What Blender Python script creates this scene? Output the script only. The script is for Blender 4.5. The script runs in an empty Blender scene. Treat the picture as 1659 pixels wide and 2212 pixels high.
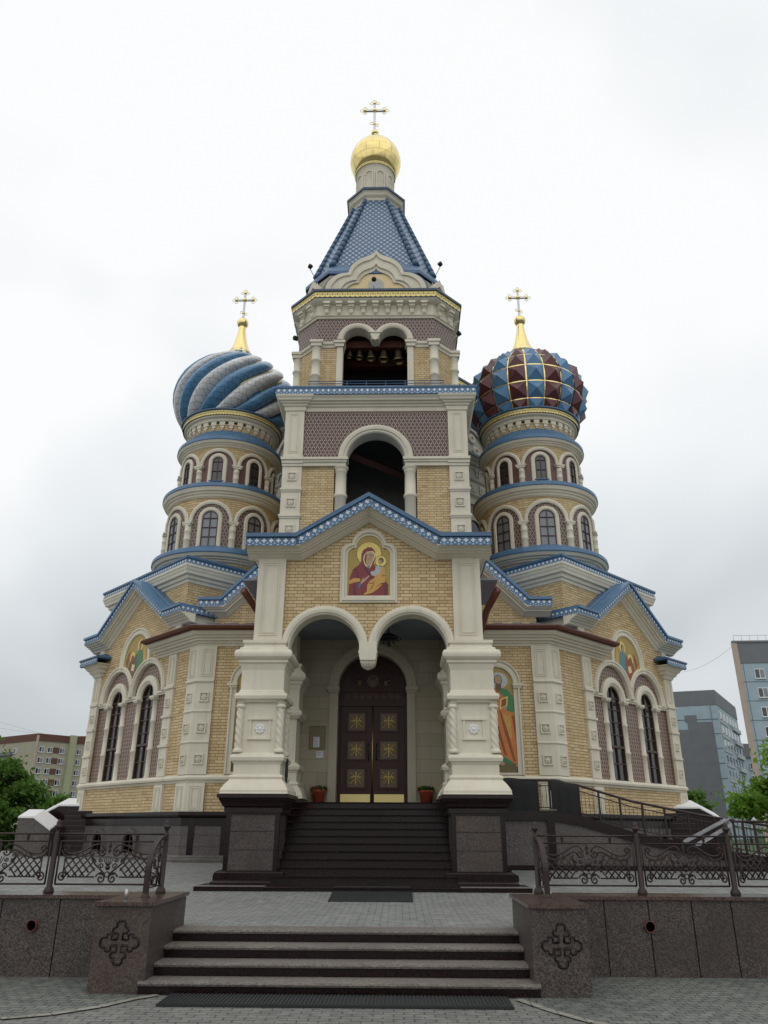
import bpy, math, random
from math import sin, cos, pi, sqrt, radians, atan2, floor
from mathutils import Matrix, Vector
random.seed(7)
scene = bpy.context.scene
COL = scene.collection

# ------------------------------------------------------------------ camera
cd = bpy.data.cameras.new("camera"); cam = bpy.data.objects.new("camera", cd); COL.objects.link(cam)
PITCH, YAW, ROLL = radians(22.694), radians(1.194), radians(0.2506)
fw = Vector((-sin(YAW)*cos(PITCH), cos(YAW)*cos(PITCH), sin(PITCH)))
rt = Vector((cos(YAW), sin(YAW), 0)); up = rt.cross(fw)
r2 = cos(ROLL)*rt + sin(ROLL)*up; u2 = -sin(ROLL)*rt + cos(ROLL)*up
m = Matrix((( r2.x, u2.x, -fw.x, 0.66533), (r2.y, u2.y, -fw.y, -9.42965), (r2.z, u2.z, -fw.z, 1.66), (0, 0, 0, 1)))
cam.matrix_world = m
cd.sensor_fit = 'VERTICAL'; cd.sensor_height = 24.0; cd.lens = 24.0*1634.62/2212.0
cd.clip_start = 0.1; cd.clip_end = 3000
scene.camera = cam
scene.render.resolution_x = 768; scene.render.resolution_y = 1024

# ------------------------------------------------------------------ world: overcast sky
SUN_EL, SUN_AZ = radians(52), radians(200)      # azimuth measured clockwise from +Y
w = bpy.data.worlds.new("World"); scene.world = w; w.use_nodes = True
nt = w.node_tree; N = nt.nodes; L = nt.links; N.clear()
def wn(t, **k):
    n = N.new(t)
    for a, b in k.items(): setattr(n, a, b)
    return n
sky = wn('ShaderNodeTexSky'); sky.sky_type = 'NISHITA'; sky.sun_disc = False
sky.sun_elevation = SUN_EL; sky.sun_rotation = SUN_AZ; sky.air_density = 1.0; sky.dust_density = 3.0
tc = wn('ShaderNodeTexCoord')
mp = wn('ShaderNodeMapping'); mp.inputs['Scale'].default_value = (1.0, 1.0, 1.5); mp.inputs['Location'].default_value = (0.3, 2.2, 1.4)
L.new(tc.outputs['Generated'], mp.inputs['Vector'])
n1 = wn('ShaderNodeTexNoise'); n1.inputs['Scale'].default_value = 1.55; n1.inputs['Detail'].default_value = 3.5; n1.inputs['Roughness'].default_value = 0.45; n1.inputs['Distortion'].default_value = 0.3
L.new(mp.outputs[0], n1.inputs['Vector'])
sep = wn('ShaderNodeSeparateXYZ'); L.new(tc.outputs['Generated'], sep.inputs[0])
# clouds thin out (get whiter) with height
ma = wn('ShaderNodeMath', operation='MULTIPLY_ADD'); ma.inputs[1].default_value = 0.62; ma.inputs[2].default_value = 0.0
L.new(sep.outputs['Z'], ma.inputs[0])
mc_ = wn('ShaderNodeMath', operation='MULTIPLY_ADD'); mc_.inputs[1].default_value = 1.3; mc_.inputs[2].default_value = -0.13; L.new(n1.outputs['Fac'], mc_.inputs[0])
mb_ = wn('ShaderNodeMath', operation='ADD'); L.new(ma.outputs[0], mb_.inputs[0]); L.new(mc_.outputs[0], mb_.inputs[1])
cr = wn('ShaderNodeValToRGB'); L.new(mb_.outputs[0], cr.inputs[0])
e = cr.color_ramp.elements
e[0].position = 0.22; e[0].color = (0.40, 0.43, 0.455, 1)
e[1].position = 1.0; e[1].color = (0.95, 0.96, 0.96, 1)
k = e.new(0.55); k.color = (0.56, 0.595, 0.615, 1)
k = e.new(0.80); k.color = (0.80, 0.83, 0.845, 1)
bg1 = wn('ShaderNodeBackground'); bg1.inputs[1].default_value = 0.10; L.new(sky.outputs[0], bg1.inputs[0])
bg2 = wn('ShaderNodeBackground'); bg2.inputs[1].default_value = 1.0; L.new(cr.outputs[0], bg2.inputs[0])
mx = wn('ShaderNodeMixShader'); mx.inputs[0].default_value = 0.93
L.new(bg1.outputs[0], mx.inputs[1]); L.new(bg2.outputs[0], mx.inputs[2])
wo = wn('ShaderNodeOutputWorld'); L.new(mx.outputs[0], wo.inputs[0])

sd = bpy.data.lights.new("sun", 'SUN'); sd.energy = 0.6; sd.angle = radians(110); sd.color = (1.0, 0.96, 0.9)
so = bpy.data.objects.new("sun", sd); COL.objects.link(so)
sdir = Vector((sin(SUN_AZ)*cos(SUN_EL), cos(SUN_AZ)*cos(SUN_EL), sin(SUN_EL)))
so.rotation_euler = sdir.to_track_quat('Z', 'Y').to_euler(); so.location = sdir*60

vs = scene.view_settings
scene.display_settings.display_device = 'sRGB'
vs.view_transform = 'Standard'; vs.look = 'None'; vs.gamma = 1.0; vs.use_curve_mapping = False; vs.exposure = 0.12

# ------------------------------------------------------------------ materials
class NG:
    def __init__(s, name):
        s.m = bpy.data.materials.new(name); s.m.use_nodes = True
        s.t = s.m.node_tree; s.b = s.t.nodes['Principled BSDF']
    def n(s, typ, ins=(), **k):
        x = s.t.nodes.new(typ)
        for a, b in k.items(): setattr(x, a, b)
        for i, v in (ins.items() if isinstance(ins, dict) else enumerate(ins)):
            if v is None: continue
            if isinstance(v, bpy.types.NodeSocket): s.t.links.new(v, x.inputs[i])
            else: x.inputs[i].default_value = v
        return x
    def math(s, op, a, b=None, c=None): return s.n('ShaderNodeMath', (a, b, c), operation=op).outputs[0]
    def mix(s, f, a, b):
        x = s.n('ShaderNodeMix', data_type='RGBA')
        for i, v in ((0, f), (6, a), (7, b)):
            if isinstance(v, bpy.types.NodeSocket): s.t.links.new(v, x.inputs[i])
            else: x.inputs[i].default_value = v if i == 0 else (*v, 1) if len(v) == 3 else v
        return x.outputs[2]
    def uv(s):
        o = s.n('ShaderNodeUVMap'); x = s.n('ShaderNodeSeparateXYZ', (o.outputs[0],)); return x.outputs[0], x.outputs[1], o.outputs[0]
    def obj(s): return s.n('ShaderNodeTexCoord').outputs['Object']
    def noise(s, vec, scale, detail=4, rough=0.55):
        return s.n('ShaderNodeTexNoise', {'Vector': vec, 'Scale': scale, 'Detail': detail, 'Roughness': rough}).outputs['Fac']
    def rng(s, x, a, b, c, d): return s.n('ShaderNodeMapRange', (x, a, b, c, d)).outputs[0]
    def set(s, **k):
        for a, v in k.items():
            i = s.b.inputs[a.replace('_', ' ')]
            if isinstance(v, bpy.types.NodeSocket): s.t.links.new(v, i)
            else: i.default_value = (*v, 1) if isinstance(v, tuple) and len(v) == 3 else v
        return s
    def bump(s, h, strength=0.3, dist=0.01):
        s.t.links.new(s.n('ShaderNodeBump', {'Strength': strength, 'Distance': dist, 'Height': h}).outputs[0], s.b.inputs['Normal'])
        return s
M = {}
def simple(name, col, rough=0.6, metal=0.0, var=0.12, scale=6.0, spec=0.5, bump=0.0):
    g = NG(name); v = g.noise(g.obj(), scale, 5)
    lo = tuple(c*(1-var) for c in col); hi = tuple(min(1, c*(1+var)) for c in col)
    g.set(Base_Color=g.mix(g.rng(v, 0.3, 0.7, 0, 1), lo, hi), Roughness=g.rng(v, 0.3, 0.7, max(0, rough-0.06), min(1, rough+0.06)), Metallic=metal, Specular_IOR_Level=spec)
    if bump: g.bump(v, bump, 0.01)
    M[name] = g.m; return g.m

def brick(name, c0, c1, mort):
    g = NG(name); u, v, vec = g.uv(); H, P, S = 0.075, 0.39, 0.26
    row = g.math('FLOOR', g.math('DIVIDE', v, H))
    u_ = g.math('MULTIPLY_ADD', g.math('MODULO', g.math('ABSOLUTE', row), 2.0), 0.195, u)
    q = g.math('DIVIDE', u_, P); t = g.math('MULTIPLY', g.math('FRACT', q), P)
    d = g.math('MINIMUM', g.math('MINIMUM', t, g.math('ABSOLUTE', g.math('SUBTRACT', t, S))), g.math('SUBTRACT', P, t))
    fv = g.math('MULTIPLY', g.math('FRACT', g.math('DIVIDE', v, H)), H)
    dv = g.math('MINIMUM', fv, g.math('SUBTRACT', H, fv))
    joint = g.math('MAXIMUM', g.math('LESS_THAN', d, 0.0055), g.math('LESS_THAN', dv, 0.007))
    cell = g.math('MULTIPLY_ADD', g.math('FLOOR', q), 2.0, g.math('GREATER_THAN', t, S))
    cv = g.n('ShaderNodeCombineXYZ', (cell, row)).outputs[0]
    wn_ = g.n('ShaderNodeTexWhiteNoise', (cv,), noise_dimensions='2D').outputs['Value']
    big = g.noise(g.obj(), 0.7, 4); mps = g.n('ShaderNodeMapping', {'Vector': g.obj(), 'Scale': (2.2, 2.2, 0.22)}).outputs[0]; stk = g.noise(mps, 2.0, 5, 0.7)
    base = g.mix(wn_, c0, c1); w3 = g.n('ShaderNodeTexWhiteNoise', (g.n('ShaderNodeVectorMath', (cv, (7.3, 3.1, 0)), operation='ADD').outputs[0],), noise_dimensions='2D').outputs['Value']
    base = g.mix(g.rng(w3, 0.86, 1.0, 0, 0.55), base, (0.36, 0.20, 0.075))
    base = g.mix(g.rng(big, 0.35, 0.7, 0.0, 0.35), base, tuple(x*0.72 for x in c0)); base = g.mix(g.rng(stk, 0.5, 0.75, 0, 0.3), base, tuple(x*0.6 for x in c0))
    g.set(Base_Color=g.mix(joint, base, mort), Roughness=0.7, Specular_IOR_Level=0.35)
    g.bump(g.math('SUBTRACT', 1.0, joint), 0.5, 0.006)
    M[name] = g.m
brick('brick', (0.55, 0.41, 0.215), (0.69, 0.54, 0.315), (0.19, 0.125, 0.065))

def tile(name, dark, light, pu, pv, fw_, fh):
    g = NG(name); u, v, vec = g.uv()
    row = g.math('FLOOR', g.math('DIVIDE', v, pv)); fv = g.math('FRACT', g.math('DIVIDE', v, pv))
    odd = g.math('MODULO', g.math('ABSOLUTE', row), 2.0)
    alt = g.math('MODULO', g.math('FLOOR', g.math('DIVIDE', g.math('ABSOLUTE', row), 2.0)), 2.0)
    a = g.math('LESS_THAN', g.math('FRACT', g.math('DIVIDE', u, pu)), fw_)
    b = g.math('LESS_THAN', g.math('FRACT', g.math('ADD', g.math('MULTIPLY_ADD', alt, 0.5, g.math('DIVIDE', u, pu*2)), 0.75)), fw_*0.5)
    on = g.math('ADD', g.math('MULTIPLY', a, g.math('SUBTRACT', 1.0, odd)), g.math('MULTIPLY', b, odd))
    on = g.math('MULTIPLY', on, g.math('LESS_THAN', fv, fh))
    nz = g.noise(g.obj(), 9, 3)
    g.set(Base_Color=g.mix(on, g.mix(nz, dark, tuple(x*1.6 for x in dark)), g.mix(nz, light, tuple(x*0.8 for x in light))), Roughness=0.42)
    g.bump(on, 0.4, 0.006); M[name] = g.m
tile('tile_dark', (0.060, 0.026, 0.022), (0.46, 0.385, 0.32), 0.0575, 0.057, 0.46, 0.82)
def dots(name, base, dark, P):
    g = NG(name); u, v, vec = g.uv()
    row = g.math('FLOOR', g.math('DIVIDE', v, P)); odd = g.math('MODULO', g.math('ABSOLUTE', row), 2.0)
    fu = g.math('SUBTRACT', g.math('FRACT', g.math('MULTIPLY_ADD', odd, 0.5, g.math('DIVIDE', u, P))), 0.5); fv = g.math('SUBTRACT', g.math('FRACT', g.math('DIVIDE', v, P)), 0.5)
    d = g.math('ADD', g.math('POWER', g.math('MULTIPLY', fu, 3.1), 2.0), g.math('POWER', g.math('MULTIPLY', fv, 2.5), 2.0))
    on = g.math('LESS_THAN', d, 1.0); nz = g.noise(g.obj(), 9, 3)
    ln = g.math('LESS_THAN', g.math('ABSOLUTE', g.math('SUBTRACT', g.math('ABSOLUTE', fv), 0.5)), 0.06)
    c = g.mix(on, g.mix(nz, base, tuple(x*0.75 for x in base)), dark)
    g.set(Base_Color=g.mix(g.math('MULTIPLY', ln, 0.5), c, dark), Roughness=0.45); g.bump(on, -0.4, 0.006); M[name] = g.m
dots('tile_rose', (0.36, 0.26, 0.205), (0.07, 0.032, 0.026), 0.105)
simple('tile_maroon', (0.12, 0.05, 0.045), 0.45, var=0.5, scale=40)

def stone(name, col, stain=0.25):
    g = NG(name); o = g.obj()
    v = g.noise(o, 0.9, 6, 0.65); f = g.noise(o, 30, 3)
    mp_ = g.n('ShaderNodeMapping', {'Vector': o, 'Scale': (3.0, 3.0, 0.25)}).outputs[0]
    st = g.noise(mp_, 2.5, 5, 0.7)
    dark = tuple(c*k for c, k in zip(col, (0.74, 0.72, 0.68)))
    c = g.mix(g.rng(v, 0.35, 0.75, 0, stain*1.6), col, dark)
    c = g.mix(g.rng(st, 0.52, 0.8, 0, stain*1.5), c, dark)
    g.set(Base_Color=c, Roughness=0.72, Specular_IOR_Level=0.3); g.bump(f, 0.12, 0.004); M[name] = g.m
stone('stone', (0.69, 0.65, 0.535), 0.42); stone('stone_shaded', (0.40, 0.365, 0.285), 0.3); stone('stone_white', (0.74, 0.74, 0.75), 0.1); stone('stone_gray', (0.52, 0.50, 0.44), 0.4)  # the door-surround copy of stone is darkened to imitate porch shade

def ashlar_shaded(name):  # porch wall blocks, coloured darker to paint in the interior shade
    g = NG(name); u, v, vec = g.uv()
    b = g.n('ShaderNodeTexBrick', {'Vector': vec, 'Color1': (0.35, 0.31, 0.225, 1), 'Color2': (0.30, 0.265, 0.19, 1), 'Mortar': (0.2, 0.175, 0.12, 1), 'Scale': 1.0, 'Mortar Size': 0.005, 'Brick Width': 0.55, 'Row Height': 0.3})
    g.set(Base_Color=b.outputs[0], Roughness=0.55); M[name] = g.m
ashlar_shaded('ashlar_shaded')

def metal_paint(name, col, rough=0.38, seam=None):
    g = NG(name); o = g.obj(); v = g.noise(o, 2.2, 5); d = g.noise(o, 14, 3)
    c = g.mix(g.rng(v, 0.3, 0.75, 0, 1), col, tuple(x*0.75 for x in col))
    if seam:
        u, vv, vec = g.uv()
        br = g.n('ShaderNodeTexBrick', {'Vector': vec, 'Color1': (1, 1, 1, 1), 'Color2': (0.86, 0.86, 0.86, 1), 'Mortar': (0.22, 0.22, 0.25, 1), 'Scale': 1.0, 'Mortar Size': 0.006, 'Brick Width': seam[0], 'Row Height': seam[1]}).outputs[0]
        mm = g.n('ShaderNodeMix', data_type='RGBA', blend_type='MULTIPLY'); mm.inputs[0].default_value = 1
        g.t.links.new(c, mm.inputs[6]); g.t.links.new(br, mm.inputs[7]); c = mm.outputs[2]
    g.set(Base_Color=c, Roughness=g.rng(d, 0.3, 0.7, rough-0.08, rough+0.1), Specular_IOR_Level=0.6); M[name] = g.m
metal_paint('blue_roof', (0.068, 0.17, 0.31)); metal_paint('blue_trim', (0.052, 0.13, 0.245)); metal_paint('navy_trim', (0.02, 0.055, 0.12)); metal_paint('blue_rib', (0.034, 0.10, 0.20)); simple('hole', (0.002, 0.002, 0.002), 0.9, spec=0.0)
metal_paint('gray_roof', (0.22, 0.23, 0.29), 0.4)
metal_paint('blue_fascia', (0.085, 0.19, 0.33), 0.5); simple('white_paint', (0.74, 0.76, 0.80), 0.5, var=0.05)
metal_paint('dome_blue', (0.095, 0.265, 0.47), 0.2, (0.24, 0.17)); metal_paint('dome_silver', (0.74, 0.755, 0.77), 0.2, (0.24, 0.17))
metal_paint('facet_blue', (0.09, 0.24, 0.43), 0.34); metal_paint('facet_maroon', (0.115, 0.022, 0.028), 0.34)
def gold(name, rough, seam=False, k=1.0):
    g = NG(name); o = g.obj(); v = g.noise(o, 3.5, 3)
    c = g.mix(v, tuple(x*k for x in (0.74, 0.58, 0.22)), tuple(x*k for x in (0.84, 0.71, 0.35)))
    if seam:
        u, vv, vec = g.uv()
        br = g.n('ShaderNodeTexBrick', {'Vector': vec, 'Color1': (1, 1, 1, 1), 'Color2': (0.88, 0.86, 0.8, 1), 'Mortar': (0.3, 0.22, 0.1, 1), 'Scale': 1.0, 'Mortar Size': 0.006, 'Brick Width': 0.52, 'Row Height': 0.34}).outputs[0]
        mm = g.n('ShaderNodeMix', data_type='RGBA', blend_type='MULTIPLY'); mm.inputs[0].default_value = 1
        g.t.links.new(c, mm.inputs[6]); g.t.links.new(br, mm.inputs[7]); c = mm.outputs[2]
    g.set(Base_Color=c, Metallic=1.0, Roughness=rough); g.bump(v, 0.05, 0.02); M[name] = g.m
gold('gold', 0.22); gold('gold_dome', 0.09, True); gold('brass', 0.36, False, 0.62)
simple('gold_lace', (0.74, 0.60, 0.22), 0.4, 0.3, 0.1); simple('cross_silver', (0.55, 0.56, 0.6), 0.35, 0.6)
simple('copper', (0.16, 0.055, 0.038), 0.45, 0.3, 0.2); simple('bronze', (0.11, 0.08, 0.055), 0.5, 0.5, 0.3, 12)
simple('wood_red', (0.10, 0.03, 0.02), 0.6, 0, 0.3, 9); simple('wood_frame', (0.055, 0.022, 0.016), 0.4, 0, 0.2)
simple('door_wood', (0.040, 0.013, 0.010), 0.4, 0, 0.3, 8, spec=0.25); simple('door_gold', (0.36, 0.27, 0.09), 0.45, 0.5, 0.3, 40)
simple('iron', (0.024, 0.012, 0.010), 0.5, 0.2, 0.25, 20); simple('black_metal', (0.012, 0.012, 0.013), 0.5, 0.2)
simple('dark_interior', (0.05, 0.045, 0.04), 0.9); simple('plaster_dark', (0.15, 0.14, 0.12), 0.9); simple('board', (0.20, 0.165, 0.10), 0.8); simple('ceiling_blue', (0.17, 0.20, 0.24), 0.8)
simple('cloth_black', (0.010, 0.011, 0.011), 0.85, 0, 0.3, 25); simple('rubber', (0.012, 0.014, 0.015), 0.7)
simple('terracotta', (0.33, 0.065, 0.03), 0.5); simple('steel', (0.42, 0.43, 0.44), 0.35, 0.6); simple('paper', (0.62, 0.64, 0.70), 0.6)
def glass(name, col, rough=0.06):
    g = NG(name); g.set(Base_Color=col, Roughness=rough, Specular_IOR_Level=0.9, IOR=1.5); v = g.noise(g.obj(), 2.4, 2); g.bump(v, 0.22, 0.05); M[name] = g.m
glass('glass', (0.012, 0.013, 0.014)); glass('glass_pale', (0.15, 0.17, 0.19), 0.12)

def granite(name, cols, rough, rub=0.0, spec=0.4):
    g = NG(name); o = g.obj()
    v1 = g.n('ShaderNodeTexVoronoi', {'Vector': o, 'Scale': 85.0}).outputs['Color']
    x = g.n('ShaderNodeSeparateColor', (v1,)).outputs[0]
    r = g.n('ShaderNodeValToRGB', (x,)); el = r.color_ramp.elements
    el[0].color = (*cols[0], 1); el[0].position = 0.15; el[1].color = (*cols[2], 1); el[1].position = 0.92
    kk = el.new(0.5); kk.color = (*cols[1], 1)
    big = g.noise(o, 1.1, 6, 0.6)
    c = g.mix(g.rng(big, 0.4, 0.75, 0, 0.7), r.outputs[0], tuple(q*0.55 for q in cols[1]))
    if rub:
        c = g.mix(g.rng(g.noise(o, 0.5, 3), 0.56, 0.72, 0, rub), c, (0.16, 0.075, 0.045))
    g.set(Base_Color=c, Roughness=g.rng(big, 0.3, 0.7, rough, rough+0.15), Specular_IOR_Level=spec); M[name] = g.m
granite('granite', ((0.028, 0.020, 0.017), (0.060, 0.047, 0.041), (0.12, 0.099, 0.090)), 0.42, 0.18)
granite('granite_plinth', ((0.050, 0.042, 0.039), (0.092, 0.080, 0.074), (0.155, 0.137, 0.127)), 0.45)
granite('granite_dark', ((0.005, 0.0025, 0.0025), (0.011, 0.005, 0.0045), (0.028, 0.012, 0.011)), 0.15, spec=0.3)
granite('granite_tread', ((0.085, 0.074, 0.066), (0.15, 0.132, 0.116), (0.24, 0.21, 0.185)), 0.6)
granite('granite_cap', ((0.035, 0.021, 0.017), (0.072, 0.046, 0.039), (0.14, 0.10, 0.088)), 0.14)

def paving(name, c0, c1, bw, rh, wav=0.0, big=0.5):
    g = NG(name); u, v, vec = g.uv(); o = g.obj()
    if wav:
        nz = g.n('ShaderNodeTexNoise', {'Vector': o, 'Scale': 3.0, 'Detail': 3.0}).outputs['Color']
        vec = g.n('ShaderNodeVectorMath', (vec, g.n('ShaderNodeVectorMath', (nz, (wav, wav, wav)), operation='MULTIPLY').outputs[0]), operation='ADD').outputs[0]
    b = g.n('ShaderNodeTexBrick', {'Vector': vec, 'Color1': (*c0, 1), 'Color2': (*c1, 1), 'Mortar': tuple(q*0.22 for q in c0)+(1,), 'Scale': 1.0, 'Mortar Size': 0.008, 'Brick Width': bw, 'Row Height': rh, 'Mortar Smooth': 0.3})
    n_ = g.noise(o, 0.55, 6, 0.65); f = g.noise(o, 40, 3); n2 = g.noise(o, 7.0, 3, 0.6)
    c = g.mix(g.rng(n_, 0.35, 0.7, 0, big), b.outputs[0], tuple(q*0.5 for q in c0))
    c = g.mix(g.rng(n2, 0.45, 0.75, 0, 0.6), c, tuple(q*1.25 for q in c1))
    g.set(Base_Color=c, Roughness=g.rng(n_, 0.3, 0.7, 0.55, 0.8), Specular_IOR_Level=0.4)
    g.bump(g.math('ADD', g.math('MULTIPLY', b.outputs['Fac'], -1.0), g.math('MULTIPLY', f, 0.3)), 0.6, 0.008); M[name] = g.m
paving('paving', (0.15, 0.153, 0.142), (0.20, 0.20, 0.185), 0.2, 0.1); paving('paving_upper', (0.20, 0.208, 0.20), (0.25, 0.255, 0.24), 0.2, 0.1)
paving('cobble', (0.11, 0.122, 0.11), (0.18, 0.185, 0.165), 0.13, 0.11, 0.09, 0.75); paving('strip_stone', (0.24, 0.235, 0.20), (0.3, 0.29, 0.25), 0.4, 0.3)
simple('grass', (0.03, 0.06, 0.015), 0.9, 0, 0.4, 3)

def scale_tiles(name):
    # fish-scale shingles: rounded lozenges with dark outlines
    g = NG(name); u, v, vec = g.uv(); P, H = 0.215, 0.125
    p_, q_ = g.math('DIVIDE', u, P), g.math('DIVIDE', v, 2*H)
    fa = g.math('ABSOLUTE', g.math('SUBTRACT', g.math('FRACT', g.math('ADD', p_, q_)), 0.5)); fb = g.math('ABSOLUTE', g.math('SUBTRACT', g.math('FRACT', g.math('SUBTRACT', p_, q_)), 0.5))
    rr = g.math('POWER', g.math('ADD', g.math('POWER', fa, 3.5), g.math('POWER', fb, 3.5)), 1/3.5)
    edge = g.rng(rr, 0.32, 0.41, 0, 1)
    nz = g.noise(g.obj(), 1.3, 4)
    g.set(Base_Color=g.mix(edge, g.mix(nz, (0.20, 0.29, 0.42), (0.28, 0.38, 0.50)), (0.025, 0.06, 0.13)), Roughness=0.35)
    g.bump(g.math('SUBTRACT', 1.0, edge), 0.8, 0.02); M[name] = g.m
scale_tiles('scale_tiles')

def foliage(name, c0, c1):
    g = NG(name); i = g.n('ShaderNodeObjectInfo').outputs['Random']; o = g.obj()
    v = g.noise(o, 1.6, 3); w_ = g.n('ShaderNodeTexWhiteNoise', (g.n('ShaderNodeNewGeometry').outputs['Random Per Island'],), noise_dimensions='3D').outputs['Value']
    c = g.mix(g.math('MULTIPLY_ADD', w_, 0.5, g.math('MULTIPLY', v, 0.5)), c0, c1)
    g.set(Base_Color=c, Roughness=0.6, Specular_IOR_Level=0.3)
    tr = g.n('ShaderNodeBsdfTranslucent', {'Color': c}); mx2 = g.n('ShaderNodeMixShader', (0.45, g.b.outputs[0], tr.outputs[0])); out = [q for q in g.t.nodes if q.type == 'OUTPUT_MATERIAL'][0]; g.t.links.new(mx2.outputs[0], out.inputs[0]); M[name] = g.m
foliage('leaf_bright', (0.070, 0.18, 0.015), (0.25, 0.42, 0.055)); foliage('leaf_dark', (0.040, 0.105, 0.015), (0.15, 0.28, 0.05))
simple('bark', (0.06, 0.045, 0.035), 0.9, 0, 0.4, 9, bump=0.4)
for nm, c in dict(ic_gold=(0.36, 0.25, 0.055), ic_halo=(0.72, 0.56, 0.15), ic_red=(0.19, 0.018, 0.024), ic_reddark=(0.10, 0.010, 0.014), ic_skin=(0.42, 0.28, 0.165), ic_brown=(0.13, 0.07, 0.035),
                  ic_ochre=(0.52, 0.30, 0.06), ic_blue=(0.05, 0.12, 0.28), ic_pale=(0.38, 0.40, 0.40), ic_orange=(0.56, 0.18, 0.028), ic_orangedk=(0.25, 0.06, 0.015), ic_green=(0.04, 0.19, 0.07), ic_teal=(0.07, 0.20, 0.22),
                  ic_grayhalo=(0.42, 0.47, 0.52), ic_olive=(0.13, 0.10, 0.03), ic_cream=(0.7, 0.55, 0.3), ic_goldbg=(0.36, 0.25, 0.075)).items():
    simple(nm, c, 0.42, 0, 0.28, 45)
for nm, c in dict(panel_beige=(0.34, 0.315, 0.235), panel_green=(0.33, 0.35, 0.22), panel_brown=(0.115, 0.045, 0.032), panel_blue=(0.32, 0.41, 0.47), panel_gray=(0.155, 0.165, 0.18), panel_pale=(0.42, 0.45, 0.47), panel_tan=(0.42, 0.34, 0.28), win_white=(0.72, 0.74, 0.76)).items():
    simple(nm, c, 0.75, 0, 0.08, 0.8)
simple('car_white', (0.55, 0.62, 0.68), 0.3); simple('asphalt', (0.05, 0.05, 0.05), 0.85)
simple('flower_pink', (0.5, 0.1, 0.12), 0.6, 0, 0.4, 30)

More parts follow.
